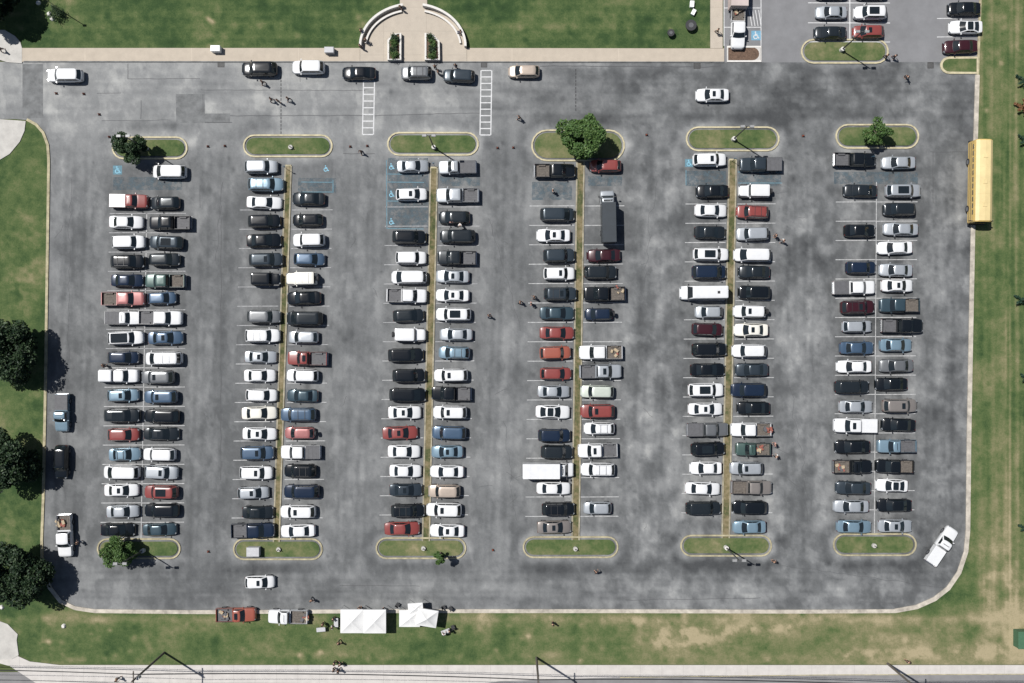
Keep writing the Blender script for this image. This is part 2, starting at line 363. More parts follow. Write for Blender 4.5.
def lawn_dry(X, Y):
    t = .39+.46*(fbm(X, Y, 34, 5, 41)-.5)+.30*(fbm(X, Y, 9, 3, 49)-.5)+.16*(fbm(X*.2, Y, 7, 3, 42)-.5)*(X < 965)
    top = (Y < 60) & (X < 720)
    t = np.where(top, t-.01+.07*np.sign(np.sin(Y*.55))*fbm(X, Y, 60, 3, 55)*.6, t)
    bot = sstep(588, 622, Y)
    t += bot*(X > 40)*(.09+.22*sstep(380, 900, X))
    t += .16*np.exp(-((Y-619)/4.5)**2)*(fbm(X, Y, 12, 3, 43))*bot*1.8
    for a in [(690, 638, 32, 12, .42), (655, 636, 16, 8, .20), (740, 630, 30, 5, .25), (785, 628, 16, 5, .22), (640, 622, 14, 5, .2), (330, 655, 60, 3, .12), (880, 655, 60, 6, .2), (985, 652, 50, 7, .30), (950, 640, 30, 12, -.06),
              (560, 655, 50, 4, .10), (45, 645, 7, 5, .25), (60, 660, 60, 3, .15), (1010, 600, 10, 60, .15), (985, 580, 12, 40, .12), (520, 27, 50, 8, .10), (110, 20, 80, 10, .08), (600, 30, 50, 14, -.06),
              (25, 220, 24, 60, .10), (25, 285, 22, 30, .12), (20, 410, 30, 18, .12), (20, 520, 30, 20, .14), (30, 170, 14, 30, -.08), (60, 620, 40, 8, .06)]:
        t += a[4]*blob(X, Y, *a[:4])*(.15+1.5*sstep(.40, .62, fbm(X, Y, 9, 5, 44)))
    rt = sstep(972, 985, X)*sstep(655, 600, Y)
    t += rt*(.115+.52*(fbm(X, Y*.03, 5, 4, 45)-.5)+.12*(fbm(X, Y*.15, 14, 3, 46)-.5))
    for xc, wd, am in [(1010, 1.2, .30), (1017, 1.5, .2), (1006, 1.0, .14), (993, 1.6, .08)]:
        wob = 4*(fbm(np.zeros_like(Y), Y, 90, 3, int(xc))-.5)
        t += rt*am*np.exp(-((X-xc-wob)/wd)**2)*(.4+1.1*fbm(X, Y, 20, 3, 47))
    t += .17*np.exp(-((X-(980-.018*(Y-75)))/3.)**2)*sstep(600, 560, Y)*(fbm(X, Y, 7, 4, 48))*1.1*(X > 965)
    t += rt*.16*sstep(350, 640, Y)
    rs = np.random.default_rng(5)
    for _ in range(500):                                                # weeds, bare spots
        x_, y_ = rs.uniform(0, 1024), rs.choice([rs.uniform(0, 48), rs.uniform(612, 664), rs.uniform(0, 664)]); r_ = rs.uniform(1.2, 4.5); am = rs.choice([-.16, -.12, .12, .2])
        m_ = (np.abs(X-x_) < 14) & (np.abs(Y-y_) < 14)
        if m_.any(): t[m_] += am*np.exp(-((X[m_]-x_)**2+(Y[m_]-y_)**2)/r_**2)
    for cx, cy in [(213, 22), (208, 18), (49, 642), (320, 652), (496, 650), (528, 636), (580, 660), (300, 655), (1001, 63), (986, 110), (905, 640), (110, 630), (210, 20)]:
        t += .45*blob(X, Y, cx, cy, 2.6, 2.2)
    return np.clip(t, 0, 1)
ZG = .012
lawns = [
    [(22.5, -70), (400, -70), (400, 6), (383, 11), (370, 22), (362, 36), (359.5, 48), (22.5, 48), (21, 42), (16, 36), (5, 30), (5, -70)],
    [(426, -70), (710, -70), (710, 48.5), (467, 48), (465, 36), (458, 22), (446, 11), (426, 6)],
    [(-60, 160), (0, 160), (10, 154), (20, 142), (25, 121)] + left_edge[::-1][2:] + bottom_edge[::-1] + corner[::-1] + right_edge[::-1] + [(1084, -70), (1084, 664.5), (60, 664.5), (30, 661), (19, 655), (17, 640), (18, 634), (8, 624), (0, 621), (-60, 618)],
    [(-60, -70), (5, -70), (5, 30), (-60, 30)]]
for lp in lawns: struct(attr_sheet('lawn', lp, ZG, M['grass'], 'dry', lawn_dry, 2.0))

# kerbs of the lot
def pl(pts): return [P(*p) for p in pts]
k = MB(); k.ribbon(pl(right_edge[2:]+corner), .12, .50, -.05, .13); struct(k.build('kerb', M['edge_kerb']))
k = MB(); k.ribbon(pl([corner[-1]]+bottom_edge), .12, .42, -.05, .125); struct(k.build('kerb', M['edge_kerb']))
k = MB(); k.ribbon(pl(left_edge[:-1]), .12, .26, -.05, .13); struct(k.build('kerb', M['kerb']))
k = MB(); k.ribbon(pl([(24, 62), (724, 62.6)]), .12, .02, -.05, .12); struct(k.build('kerb', M['patch']))
k = MB(); k.ribbon(pl(right_edge[:3]), .02, .30, -.05, .13); struct(k.build('kerb', M['kerb']))

# grass islands with their kerbs
def stadium(cx, cy, hl, hh, n=9):
    r = hh
    return arc(cx+hl-r, cy, r, r, -90, 90, n)+arc(cx-hl+r, cy, r, r, 90, 270, n)
def isl_dry(cx, cy, bias):
    return lambda X, Y: np.clip(.50+bias+.55*(fbm(X, Y, 13, 4, int(cx))-.5), 0, 1)
ISL2 = [(0, (.012, .019, .008)), (.28, (.034, .041, .017)), (.46, (.060, .070, .028)), (.64, (.14, .115, .062)), (1, (.28, .23, .15))]
M['median'] = attr_mat('trampled strip grass', 'dry', ISL2, [(.5, .8, (1, 1, 1)), (2.2, .7, (1, 1, 1))], .95, .5)
for kx, (cx, cy, hl, hh) in isl.items():
    ring = stadium(cx, cy, hl, hh)
    m_ = MB(); m_.ribbon(pl(ring), -.05, .27, -.02, .14, closed=True)
    struct(m_.build('kerb', M['kerb_top'] if kx[0] != 'b' else M['kerb']))
    inner = stadium(cx, cy, hl-1.4, hh-1.4)
    struct(attr_sheet('island_lawn', inner, .10, M['island'], 'dry', isl_dry(cx, cy, {'t4': .12, 'b3': .12, 'b5': .08, 't5': .05, 'u1': .05}.get(kx, 0)), 4))
for n_, ((xa, ya), (xb, yb), hw) in strips.items():
    for sgn in (-1, 1):
        m_ = MB(); m_.ribbon(pl([(xa+sgn*hw, ya), (xb+sgn*hw, yb)]), .10, .10, -.02, .13); struct(m_.build('kerb', M['strip_kerb']))
    q = .6
    struct(attr_sheet('median_lawn', [(xa-hw+q, ya), (xa+hw-q, ya), (xb+hw-q, yb), (xb-hw+q, yb)], .09, M['median'], 'dry', isl_dry(xa, ya, .10), 3))
    m_ = MB(); m_.ribbon(pl([(xa-hw, ya-.3), (xa+hw, ya-.3)]), .12, .12, -.02, .135); struct(m_.build('kerb', M['kerb']))
# end island of the upper lot, mulch bed
e = arc(949, 65.5, 9, 8.5, 90, 270, 9)
ring = e+[(977.5, 74), (977.5, 57)]
m_ = MB(); m_.ribbon(pl(ring), .3, .02, -.02, .14, closed=True); struct(m_.build('kerb', M['kerb_top']))
struct(attr_sheet('island_lawn', arc(949.5, 65.5, 7, 6.6, 90, 270, 9)+[(976, 72.1), (976, 58.9)], .10, M['island'], 'dry', isl_dry(950, 60, -.03), 4))
mb_ = [(727, 46.5), (761, 46.5), (761, 62), (727, 62)]
m_ = MB(); m_.ribbon(pl(mb_), .05, .22, -.02, .15, closed=True); struct(m_.build('kerb', M['wall']))
m_ = MB(); m_.sheet(pl([(728.2, 47.5), (752, 47.5)]+arc(752, 54, 7, 6.5, 90, -90, 8)+[(728.2, 60.5)]), .11); struct(m_.build('mulch_bed', M['mulch'], fix=False))
m_ = MB(); m_.sheet(pl([(728, 47.3), (760, 47.3), (760, 61), (728, 61)]), .10); struct(m_.build('bed_surround', M['concrete'], fix=False))

# walkways, plaza, pavements
z_ = .11
def flat(name, poly, m, z0=-.04, z1=z_):
    b = MB(); b.prism(pl(poly), z0, z1); return struct(b.build(name, m))
flat('walkway', [(22.5, 48.2), (360, 48.2), (360, 62), (22.5, 62)], M['walk'])
flat('walkway', [(467, 48.2), (724, 48.7), (724, 62.3), (467, 62.1)], M['walk'])
flat('walkway', [(710.2, -70), (722.5, -70), (722.5, 48.4), (710.2, 48.4)], M['plaza'])
flat('plaza', [(360.2, 62), (360.2, 48)]+arc(413.5, 48, 52.5, 42, 178, 105, 12)+[(400.2, -70), (425.8, -70)]+arc(413.5, 48, 53.3, 42, 75, 2, 12)+[(466.8, 48), (466.8, 62)], M['plaza'])
flat('walkway', [(-60, 30.2), (5, 30.2), (15, 36), (20.5, 42), (22.3, 48), (22.3, 63.5), (8, 62.5), (0, 60), (-60, 59)], M['apron'])
flat('walkway', [(-60, 119.3), (0, 119.3), (26, 121.2), (24.8, 131), (20, 142), (10, 154), (0, 160), (-60, 161)], M['apron'])
flat('walkway', [(-60, 618), (0, 621), (8, 624), (18, 634), (17, 640), (19, 655), (12, 659), (-60, 660)], M['apron'])
flat('pavement', [(-10, 660.5), (18, 656), (30, 661.5), (60, 665), (1090, 665), (1090, 673.5), (820, 674.5), (620, 677), (500, 681), (350, 700), (60, 700), (36, 683), (10, 666)], M['concrete'], -.04, .05)
rd = MB(); rd.sheet([(-1200, P(0, 640)[1]), (P(-10, 0)[0], P(0, 640)[1]), (P(-10, 0)[0], P(0, 672)[1]), (1200, P(0, 672)[1]), (1200, P(0, 780)[1]), (-1200, P(0, 780)[1])], .002+ZG)
struct(rd.build('road', M['road'], fix=False))
# white kerb line and gutter seam along the road
m_ = MB(); m_.ribbon(pl([(620, 677.3), (820, 674.8), (1090, 673.8)]), .07, .07, 0, .054); struct(m_.build('road_kerb', M['kerb']))

# ------------------------------------------------------------------ painted markings
Z1 = .006
lm = MB(); ld = MB(); lt = MB()
def seg(b, x0, y0, x1, y1, wpx=.7, z=Z1):
    a = Vector(P(x0, y0)); c = Vector(P(x1, y1)); t = (c-a).normalized(); n = Vector((-t.y, t.x))*wpx*S/2
    b.sheet([a+n, c+n, c-n, a-n], z)
col_lines = {  # row: left side x0,x1 at top / bottom, right side, first y, pitch, count
    1: ((111, 146.5, 100, 141), (147, 186, 141.5, 184), 213.5, 19.3, 17, .2),
    2: ((241, 283, 231, 270), (293, 334, 283, 322), 210, 19.25, 17, .2),
    3: ((386, 429, 379, 421), (439, 482, 431, 467), 207, 19.25, 17, .2),
    4: ((530, 575, 525, 570), (585, 625, 580, 618), 206, 19.4, 17, .2),
    5: ((686, 727, 681, 720), (738, 776, 731, 772), 204, 19.3, 17, .2),
    6: ((836, 876, 834, 874), (877, 918, 875, 914), 202, 19.25, 17, .2)}
for r_, (lf, rg, y0, dy, n, _) in col_lines.items():
    for i in range(n):
        y = y0+dy*i; t = (y-170)/370
        tgt = ld if r_ in (1, 2, 3) and i < 8 else lm
        for s_ in (lf, rg):
            xa = s_[0]+(s_[2]-s_[0])*t; xb = s_[1]+(s_[3]-s_[1])*t
            seg(tgt, xa, y, xb, y-.2)
seg(lm, 146.8, 213, 141, 539); seg(lm, 876.5, 182, 874.3, 534)
struct(lm.build('stall_markings', M['line'], fix=False)); struct(ld.build('stall_markings', M['line_dim'], fix=False))
for xa, xb, y0, y1 in ((363.5, 374.5, 81, 134.5), (481, 491.8, 70.5, 135)):
    b = MB(); n = 8 if xa < 400 else 10
    seg(b, xa, y0, xa-1, y1, 1.1); seg(b, xb, y0, xb-1, y1, 1.1)
    for i in range(n+1):
        y = y0+(y1-y0)*i/n; s_ = (y-y0)/(y1-y0)
        seg(b, xa+.4-s_, y, xb-.4-s_, y, 1.1, Z1+.002)
    struct(b.build('crosswalk_markings', M['line_top'], fix=False))
b = MB()
for y in (3, 23, 42): seg(b, 808, y-.2, 890, y, .8)
seg(b, 849.8, -40, 849.8, 42, 1.1, Z1+.004)
for y in (-1, 18.5, 37): seg(b, 937, y, 979, y-.5, .8, Z1+.004)
for x in (724, 761): seg(b, x, -30, x, 46, .8, Z1+.006)
for y in (8, 27.3): seg(b, 724, y, 761, y, .8, Z1+.008)
for i in range(4): seg(b, 749+i*3.2, 10+i*0, 752+i*3.0, 26, .8, Z1+.010)
struct(b.build('stall_markings', M['line_top'], fix=False))
b = MB()
for x0, y0, x1, y1, n in ((285, 76, 281, 135, 16), (575.8, 69, 575.4, 112, 12)):
    for i in range(n):
        a0, a1 = i/n, (i+.72)/n
        seg(b, x0-4+(x1-x0+4)*a0 if n == 16 else x0, y0+(y1-y0)*a0, x0-4+(x1-x0+4)*a1 if n == 16 else x0, y0+(y1-y0)*a1, .9)
struct(b.build('sealed_joint', M['tar'], fix=False))
# wheelchair symbols
def isa(px, py, size, m_sq, m_fig, rz=0, z=Z1):
    q = MB(); s_ = size*S/2; cx, cy = P(px, py)
    if m_sq:
        q.sheet([(cx-s_, cy-s_), (cx+s_, cy-s_), (cx+s_, cy+s_), (cx-s_, cy+s_)], z); struct(q.build('accessible_bay_marking', m_sq, fix=False))
    f = MB(); k_ = s_/5
    def L(pts, wd=.9):
        pts = [Matrix.Rotation(rz, 2) @ Vector(p) for p in pts]
        for a, c in zip(pts, pts[1:]):
            t = (c-a).normalized(); n = Vector((-t.y, t.x))*wd*.5; a2 = a-t*.2; c2 = c+t*.2
            f.sheet([((v.x)*k_+cx, v.y*k_+cy) for v in (a2+n, c2+n, c2-n, a2-n)], z+.003+.0006*len(f.f))
    L([(-.6, 2.2), (-.4, -.2), (1.6, -.2), (2.5, -2.8), (3.4, -2.5)]); L([(-.5, 1.2), (1.3, 1.2)])
    L([(-1.3, .6), (-2.4, -.6), (-2.4, -2.2), (-1.2, -3.4), (.4, -3.3), (1.5, -2.1)])
    f.sheet([(cx+k_*(-.6+.8*math.cos(a*.785)), cy+k_*(3.4+.8*math.sin(a*.785))) for a in range(8)], z+.010)
    struct(f.build('wheelchair_symbol', m_fig, fix=False))
isa(756, 35.5, 9.5, M['blue_strong'], M['line_top'], z=Z1+.012)
isa(117.5, 170, 9, M['blue_paint'], M['sym'], 0); isa(326, 168.5, 8, None, M['sym'], 0)
for py in (166.5, 194, 221.5): isa(391.5, py, 8, None, M['sym'], 0)
isa(689, 163, 8, M['blue_paint'], M['sym'], 0)
b = MB()
for x0, y0, x1, y1 in ((386.5, 160, 386.9, 229), (387, 174, 424, 174.5), (387, 182, 424, 182.4), (387, 201, 424, 201.4), (387, 228.5, 424, 229), (301, 182, 333, 182.3), (301, 192, 333, 192), (333, 180, 333, 193),
                       (686, 170, 686, 185), (738, 172, 782, 172), (738, 183, 782, 183)): seg(b, x0, y0, x1, y1, .8)
struct(b.build('faded_blue_lines', M['blue_paint'], fix=False))
m = mat('remains of blue bay paint', (.070, .105, .128), .85, noise=(1.2, .3)); nt_ = m.node_tree; b_ = nt_.nodes['Principled BSDF']
tcx = nt_.nodes.new('ShaderNodeTexCoord'); nz = nt_.nodes.new('ShaderNodeTexNoise'); nz.inputs['Scale'].default_value = 1.1; nz.inputs['Detail'].default_value = 8; nz.inputs['Roughness'].default_value = .75
nt_.links.new(tcx.outputs['Object'], nz.inputs['Vector']); gt = nt_.nodes.new('ShaderNodeMapRange'); gt.inputs[1].default_value = .42; gt.inputs[2].default_value = .58; gt.inputs[4].default_value = .6
nt_.links.new(nz.outputs[0], gt.inputs[0]); nt_.links.new(gt.outputs[0], b_.inputs['Alpha'])
b = MB()
for x0, y0, x1, y1 in ((113, 177, 182, 190), (298, 178, 336, 193), (388, 158, 428, 228), (440, 176, 480, 186), (532, 182, 572, 200), (588, 176, 622, 186), (686, 171, 726, 186), (738, 171, 781, 186), (834, 172, 918, 184)): b.sheet(pl([(x0, y0), (x1, y0), (x1, y1), (x0, y1)]), .0045)
struct(b.build('faded_bay_paint', m, fix=False))
# cracks and seams
random.seed(3); b = MB()
def wob(x0, y0, x1, y1, j=.8, wd=.35, n=None):
    n = n or max(3, int(math.hypot(x1-x0, y1-y0)/7)); p = [(x0+(x1-x0)*i/n+random.uniform(-j, j), y0+(y1-y0)*i/n+random.uniform(-j, j)) for i in range(n+1)]
    b.ribbon(pl(p), wd*S/2, wd*S/2, .0, .0045)
for s_ in [(128, 64, 128, 79, .2, .5), (128, 79, 200, 78.5, .3, .4), (300, 64, 300, 82, .3, .4), (205, 122.5, 232, 122.5, .2, .6), (203, 94, 203, 112, .3, .5), (230, 115.8, 365, 115.5, .3, .5), (375, 115.5, 480, 113, .4, .5), (201, 90, 365, 90.5, .3, .4), (97, 93.5, 121, 93, .3, .4), (221, 206, 221, 480, .4, .5), (200, 185, 200, 208, .2, .4), (222, 182, 216, 260, 1.2, .35),
           (141, 100, 141, 119, .3, .5), (102, 121, 170, 120, .4, .4), (343, 153.6, 375, 153.8, .3, .5), (340, 585.5, 420, 586, .3, .4), (205, 522, 230, 522, .3, .35), (625, 600, 760, 598, .5, .4), (780, 565, 960, 590, 1, .3), (930, 152, 970, 152, .3, .5), (933, 152, 933, 203, .3, .5), (860, 602, 900, 603, .6, .35), (490, 220, 520, 330, 2, .25), (505, 420, 515, 520, 2, .25), (655, 180, 640, 330, 3, .25), (790, 380, 810, 520, 3, .25), (70, 180, 66, 500, 2, .25), (540, 66, 720, 67, .4, .6)]: wob(*s_)
for _ in range(26):
    x = random.choice([75, 210, 358, 505, 655, 800, 945])+random.uniform(-16, 16); y = random.uniform(180, 540); a = random.uniform(0, 6.28); L_ = random.uniform(4, 16)
    wob(x, y, x+L_*math.cos(a), y+L_*math.sin(a), .7, .3)
struct(b.build('asphalt_cracks', M['crack']))

#@@THINGS@@
# ------------------------------------------------------------------ vehicles (front towards +x)
def lerp(a, b, t): return a+(b-a)*t
def prof(u, pts):
    for (a, va), (b, vb) in zip(pts, pts[1:]):
        if u <= b: return lerp(va, vb, (u-a)/(b-a) if b > a else 1)
    return pts[-1][1]
def shell(mb, x0, x1, W, top, plan, zs=.24, n=22, zfun=None):
    """a car body lofted through rounded sections; top(u) is the height of hood, belt and boot"""
    rings = []
    us = [0, .012, .035, .08]+[.08+.84*i/(n-7) for i in range(1, n-7)]+[.92, .965, .988, 1]
    for u in us:
        hw = W/2*plan(u); zt = top(u); end = min(u, 1-u)
        if end < .001: zt -= .22; lo = zs+.12; hw *= .90
        elif end < .015: zt -= .10; lo = zs+.04; hw *= .96
        elif end < .04: zt -= .03; lo = zs
        else: lo = zs
        h = zt-lo; x = lerp(x0, x1, u)
        half = [(.90*hw, lo), (.99*hw, lo+.28*h), (1.0*hw, lo+.60*h), (.975*hw, lo+.82*h), (.90*hw, zt-.03), (.72*hw, zt), (.36*hw, zt+.018), (0, zt+.024)]
        rings.append([(x, y, z) for y, z in half]+[(x, -y, z) for y, z in half[-2::-1]])
    m = len(rings[0]); vs_ = [p for r in rings for p in r]; fs = []
    for i in range(len(rings)-1):
        for j in range(m-1): fs.append((i*m+j, i*m+j+1, (i+1)*m+j+1, (i+1)*m+j))
        fs.append((i*m+m-1, i*m, (i+1)*m, (i+1)*m+m-1))
    fs.append(tuple(range(m))); fs.append(tuple(range(len(vs_)-1, len(vs_)-m-1, -1)))
    mb.add(vs_, fs)
def rrect(xr, xf, hw, z, r, bf=0., br=0.):
    """rounded outline; front and rear edges bowed outward by bf / br"""
    out = []
    def add(x, y, b): out.append((x+b*max(0, 1-(y/hw)**2), y, z))
    for cx, cy, a0, b in ((xf-r, hw-r, 0, bf), (xr+r, hw-r, 90, -br), (xr+r, -hw+r, 180, -br), (xf-r, -hw+r, 270, bf)):
        for k_ in range(4):
            a = R(a0+30*k_); add(cx+r*math.cos(a), cy+r*math.sin(a), b)
        if a0 in (90, 270):                       # points along the rear / front edge
            for t in (-.5, 0, .5): add(xr if a0 == 90 else xf, (hw-r)*(-t if a0 == 90 else t), b)
    return out
def house(mb, xrb, xfb, hwb, zb, xrr, xfr, hwr, zr, bf=0., br=0.):
    """pillars and roof of the cabin"""
    rings = [rrect(xrb, xfb, hwb, zb, .10, bf, br), rrect(lerp(xrb, xrr, .5), lerp(xfb, xfr, .5), lerp(hwb, hwr, .47), lerp(zb, zr-.05, .5), .12, bf, br),
             rrect(xrr, xfr, hwr, zr-.055, .16, bf, br), rrect(xrr+.09, xfr-.09, hwr-.09, zr-.018, .16, bf, br), rrect(xrr+.35, xfr-.35, hwr*.55, zr, .10, bf, br)]
    m = len(rings[0]); vs_ = [p for r in rings for p in r]; fs = []
    for i in range(len(rings)-1):
        for j in range(m): fs.append((i*m+j, i*m+(j+1) % m, (i+1)*m+(j+1) % m, (i+1)*m+j))
    fs.append(tuple(range(m-1, -1, -1))); fs.append(tuple(range(len(vs_)-m, len(vs_))))
    mb.add(vs_, fs)
def pane(mb, a, b, c, d_, off, th=.012, bow=0., hw=1.):
    """thin glass plate on the quad a b c d (a-b lower edge), stood off along its normal, bowed in plan like the cabin"""
    a, b, c, d_ = map(Vector, (a, b, c, d_)); n = (b-a).cross(d_-a).normalized()
    ctr = (a+b+c+d_)/4
    if n.dot(ctr-Vector((0, 0, .8))) < 0: n = -n
    o = n*off; t = n*th*1.6; N = 6 if bow else 1; lo = []; hi = []
    for i in range(N+1):
        for q, (p0, p1) in enumerate(((a, b), (d_, c))):
            p = p0.lerp(p1, i/N); w_ = hw[q] if isinstance(hw, tuple) else hw
            p = p+Vector((bow*max(0, 1-(p.y/w_)**2), 0, 0)); hi.append(p+o); lo.append(p+o-t)
    k = 2*(N+1); fs = []
    for i in range(N): fs += [(2*i, 2*i+2, 2*i+3, 2*i+1), (k+2*i, k+2*i+1, k+2*i+3, k+2*i+2), (2*i, k+2*i, k+2*i+2, 2*i+2), (2*i+1, 2*i+3, k+2*i+3, k+2*i+1)]
    fs += [(0, 1, k+1, k), (2*N, k+2*N, k+2*N+1, 2*N+1)]
    mb.add(hi+lo, fs)
def quad_on(P0, P1, P2, P3, u0, u1, v0, v1):   # sub-quad of a quad: P0-P1 bottom edge, P3-P2 top edge
    f = lambda u, v: Vector(P0).lerp(Vector(P1), u).lerp(Vector(P3).lerp(Vector(P2), u), v)
    return f(u0, v0), f(u1, v0), f(u1, v1), f(u0, v1)
SPEC = {  # L, W, H, belt, hood front, cowl u, roof front u, roof rear u, rear base u, roof width, boot height
    'se': (4.80, 1.84, 1.45, .96, .74, .735, .575, .31, .165, .74, .98),
    'sp': (4.60, 1.86, 1.34, .92, .70, .71, .53, .32, .12, .70, .95),
    'ha': (4.30, 1.78, 1.53, .97, .80, .765, .60, .16, .045, .76, .97),
    'su': (4.68, 1.89, 1.72, 1.08, .95, .75, .635, .13, .03, .78, 1.08),
    'mv': (5.05, 1.97, 1.76, 1.06, .84, .84, .665, .11, .025, .80, 1.06),
    'jp': (4.25, 1.82, 1.84, 1.12, 1.08, .69, .645, .06, .035, .90, 1.12),
    'pu': (5.75, 2.0, 1.88, 1.20, 1.06, .755, .655, .42, .385, .80, 1.20),
    'pr': (5.35, 1.92, 1.78, 1.14, 1.0, .735, .63, .475, .445, .80, 1.14)}
TYPES = {'se': ('parked_car', 'sedan'), 'ha': ('parked_car', 'hatchback'), 'su': ('parked_car', 'SUV'), 'sp': ('sports_car', 'coupe'), 'mv': ('minivan', 'minivan'), 'jp': ('off_road_car', 'off-roader'), 'pu': ('pickup_truck', 'pickup'), 'pr': ('pickup_truck', 'pickup')}
def wheels(root, L, W, r=.335, uf=.81, ur=.185):
    me = None
    for u in (uf, ur):
        for s_ in (-1, 1):
            if me is None:
                b = MB(); n = 18; prof_ = [(-.11, r*.62, 1), (-.11, r*.93, 0), (-.085, r, 0), (.085, r, 0), (.11, r*.93, 0), (.112, r*.62, 1)]
                vs_ = []; fs = []
                for y, rr, _ in prof_:
                    vs_ += [(rr*math.cos(2*math.pi*i/n), y, rr*math.sin(2*math.pi*i/n)) for i in range(n)]
                for k_ in range(5):
                    for i in range(n): fs.append((k_*n+i, k_*n+(i+1) % n, (k_+1)*n+(i+1) % n, (k_+1)*n+i))
                b.add(vs_, fs); b.add(vs_[:n], [tuple(range(n))], 1); b.add(vs_[-n:], [tuple(range(n-1, -1, -1))], 1)
                o = b.build('wheel', [M['tyre'], M['rim']], root); me = o.data
            else:
                o = bpy.data.objects.new('wheel', me); C.objects.link(o); o.parent = root
            o.location = ((u-.5)*L, s_*(W/2-.095), r)
def make_car(ty, col, feats):
    L, W, HH, belt, hoodf, uc, uf, ur, ub, rw, boot = SPEC[ty]
    pm = PAINT[col]; X = lambda u: (u-.5)*L
    root = empty(TYPES[ty][0]); root['proto_len'] = L
    truck = ty in ('pu', 'pr'); jeep = ty == 'jp'
    plan = (lambda u: 1-.10*abs(2*u-1)**9-(.13*(u > uc+.03))) if jeep else (lambda u: 1-.10*abs(2*u-1)**3.2-.20*abs(2*u-1)**11)
    if truck:
        top = lambda u: prof(u, [(0, belt-.02), (.5, belt), (.56, belt), (.95, hoodf), (1, hoodf-.12)])
        b = MB(); shell(b, X(ub)-.05, X(1), W, top, lambda u: 1-.02*(u < .03)-.06*max(0, 2*u-1)**3-.14*max(0, 2*u-1)**10)
    else:
        top = lambda u: prof(u, [(0, boot-.16), (.03, boot-.03), (ub+.01, boot), (ub+.1, belt), (uc-.03, belt), (uc+.04, belt-.03), (.955, hoodf), (1, hoodf-.12)])
        b = MB(); shell(b, X(0), X(1), W, top, plan)
    hwb = W/2*.885; hwr = W/2*rw; zb = belt-.03
    bf, br = (.02, 0) if jeep else ((.10, .01) if truck else (.14, .10))
    cab = (X(ub), X(uc), hwb, zb, X(ur), X(uf), hwr, HH, bf, br)
    house(b, *cab); body = b.build('body', pm, root, smooth=True)
    try: body.data.set_sharp_from_angle(angle=R(38))
    except Exception: pass
    # panes, each flat on a face of the cabin
    zt = HH-.055; eb, er = .10, .13
    Fb = [(X(uc), -hwb+eb, zb), (X(uc), hwb-eb, zb), (X(uf), hwr-er, zt), (X(uf), -hwr+er, zt)]
    g_ = MB(); pane(g_, *quad_on(*Fb, -.03, 1.03, .10, .97), .014, .012, bf, (hwb, hwr)); g_.build('windscreen', M['glass'], root)
    Bb = [(X(ub), -hwb+eb, zb), (X(ub), hwb-eb, zb), (X(ur), hwr-er, zt), (X(ur), -hwr+er, zt)]
    g_ = MB(); pane(g_, *quad_on(*Bb, 0, 1, .18 if not truck else .25, .94), .014, .012, -br, (hwb, hwr)); g_.build('rear_window', M['glass'], root)
    for s_ in (-1, 1):
        Sb = [(X(ub)+eb, s_*hwb, zb), (X(uc)-eb, s_*hwb, zb), (X(uf)-er, s_*hwr, zt), (X(ur)+er, s_*hwr, zt)]
        g_ = MB(); cuts = [(.03, .47), (.50, .97)] if ty not in ('su', 'mv', 'ha') else [(.02, .26), (.285, .60), (.63, .97)]
        if ty == 'pr': cuts = [(.08, .95)]
        for u0, u1 in cuts: pane(g_, *quad_on(*Sb, u0, u1, .16, .93), .022)
        g_.build('side_window', M['glass'], root)
    for s_ in (-1, 1):
        h_ = MB(); h_.box((L/2-.20, s_*W*.335, hoodf-.115), (.30, .30, .12), rz=-s_*.6, taper=.8); h_.build('headlight', M['lamp'], root)
        m_ = MB(); m_.box((X(uc)-.20, s_*(W/2+.085), belt-.01), (.14, .20, .15), rz=s_*.2, taper=.75); m_.tube((X(uc)-.20, s_*(W/2-.06), belt-.06), (X(uc)-.20, s_*(W/2+.03), belt-.04), .03, n=6)
        m_.build('wing_mirror', pm, root)
        t_ = MB(); zt_ = (boot-.20 if not truck else .92)
        t_.box((-L/2+.13 if not truck else -L/2+.02, s_*W*(.33 if not truck else .445), zt_-.04), (.14, .26 if not truck else .10, .16 if not truck else .3), taper=.85); t_.build('tail_light', M['tail'], root)
    wheels(root, L, W, .335 if not truck else .39, .815 if not truck else .82, .185 if not truck else .19)
    rc = (X(uf)+X(ur))/2
    if 'S' in feats or 'P' in feats:
        big = 'P' in feats
        s0 = X(uf)-(.22 if not big else .18); ln = .46 if not big else .60*(X(uf)-X(ur)); wd = 2*hwr*(.56 if not big else .70)
        s_ = MB(); s_.prism([(p[0], p[1]) for p in rrect(s0-ln, s0, wd/2, 0, .07)], HH-.03, HH+.010); s_.build('sunroof', M['glass'], root)
    if 'B' in feats:
        s_ = MB(); s_.prism([(p[0], p[1]) for p in rrect(X(ur)+.10, X(uf)-.08, hwr-.09, 0, .13)], HH-.035, HH+.012); s_.build('roof_panel', M['glass'], root)
    if 'R' in feats:
        s_ = MB()
        for y in (-1, 1):
            s_.box(((X(uf)+X(ur))/2, y*(hwr-.10), HH+.045), (X(uf)-X(ur)-.5, .045, .035))
            for e in (X(ur)+.35, X(uf)-.35): s_.box((e, y*(hwr-.10), HH+.0), (.08, .045, .08))
        for e in (rc-.5, rc+.4): s_.box((e, 0, HH+.055), (.05, 2*(hwr-.10), .03))
        s_.build('roof_rack', M['chrome'] if col in ('white', 'silver', 'cream') else M['black'], root)
    if 'T' in feats:
        s_ = MB(); s_.tube((-L/2-.02, 0, .98), (-L/2-.26, 0, .98), .37, n=20); s_.tube((-L/2-.26, 0, .98), (-L/2-.275, 0, .98), .2, n=14, mi=1)
        s_.build('spare_wheel', [M['tyre'], M['black']], root)
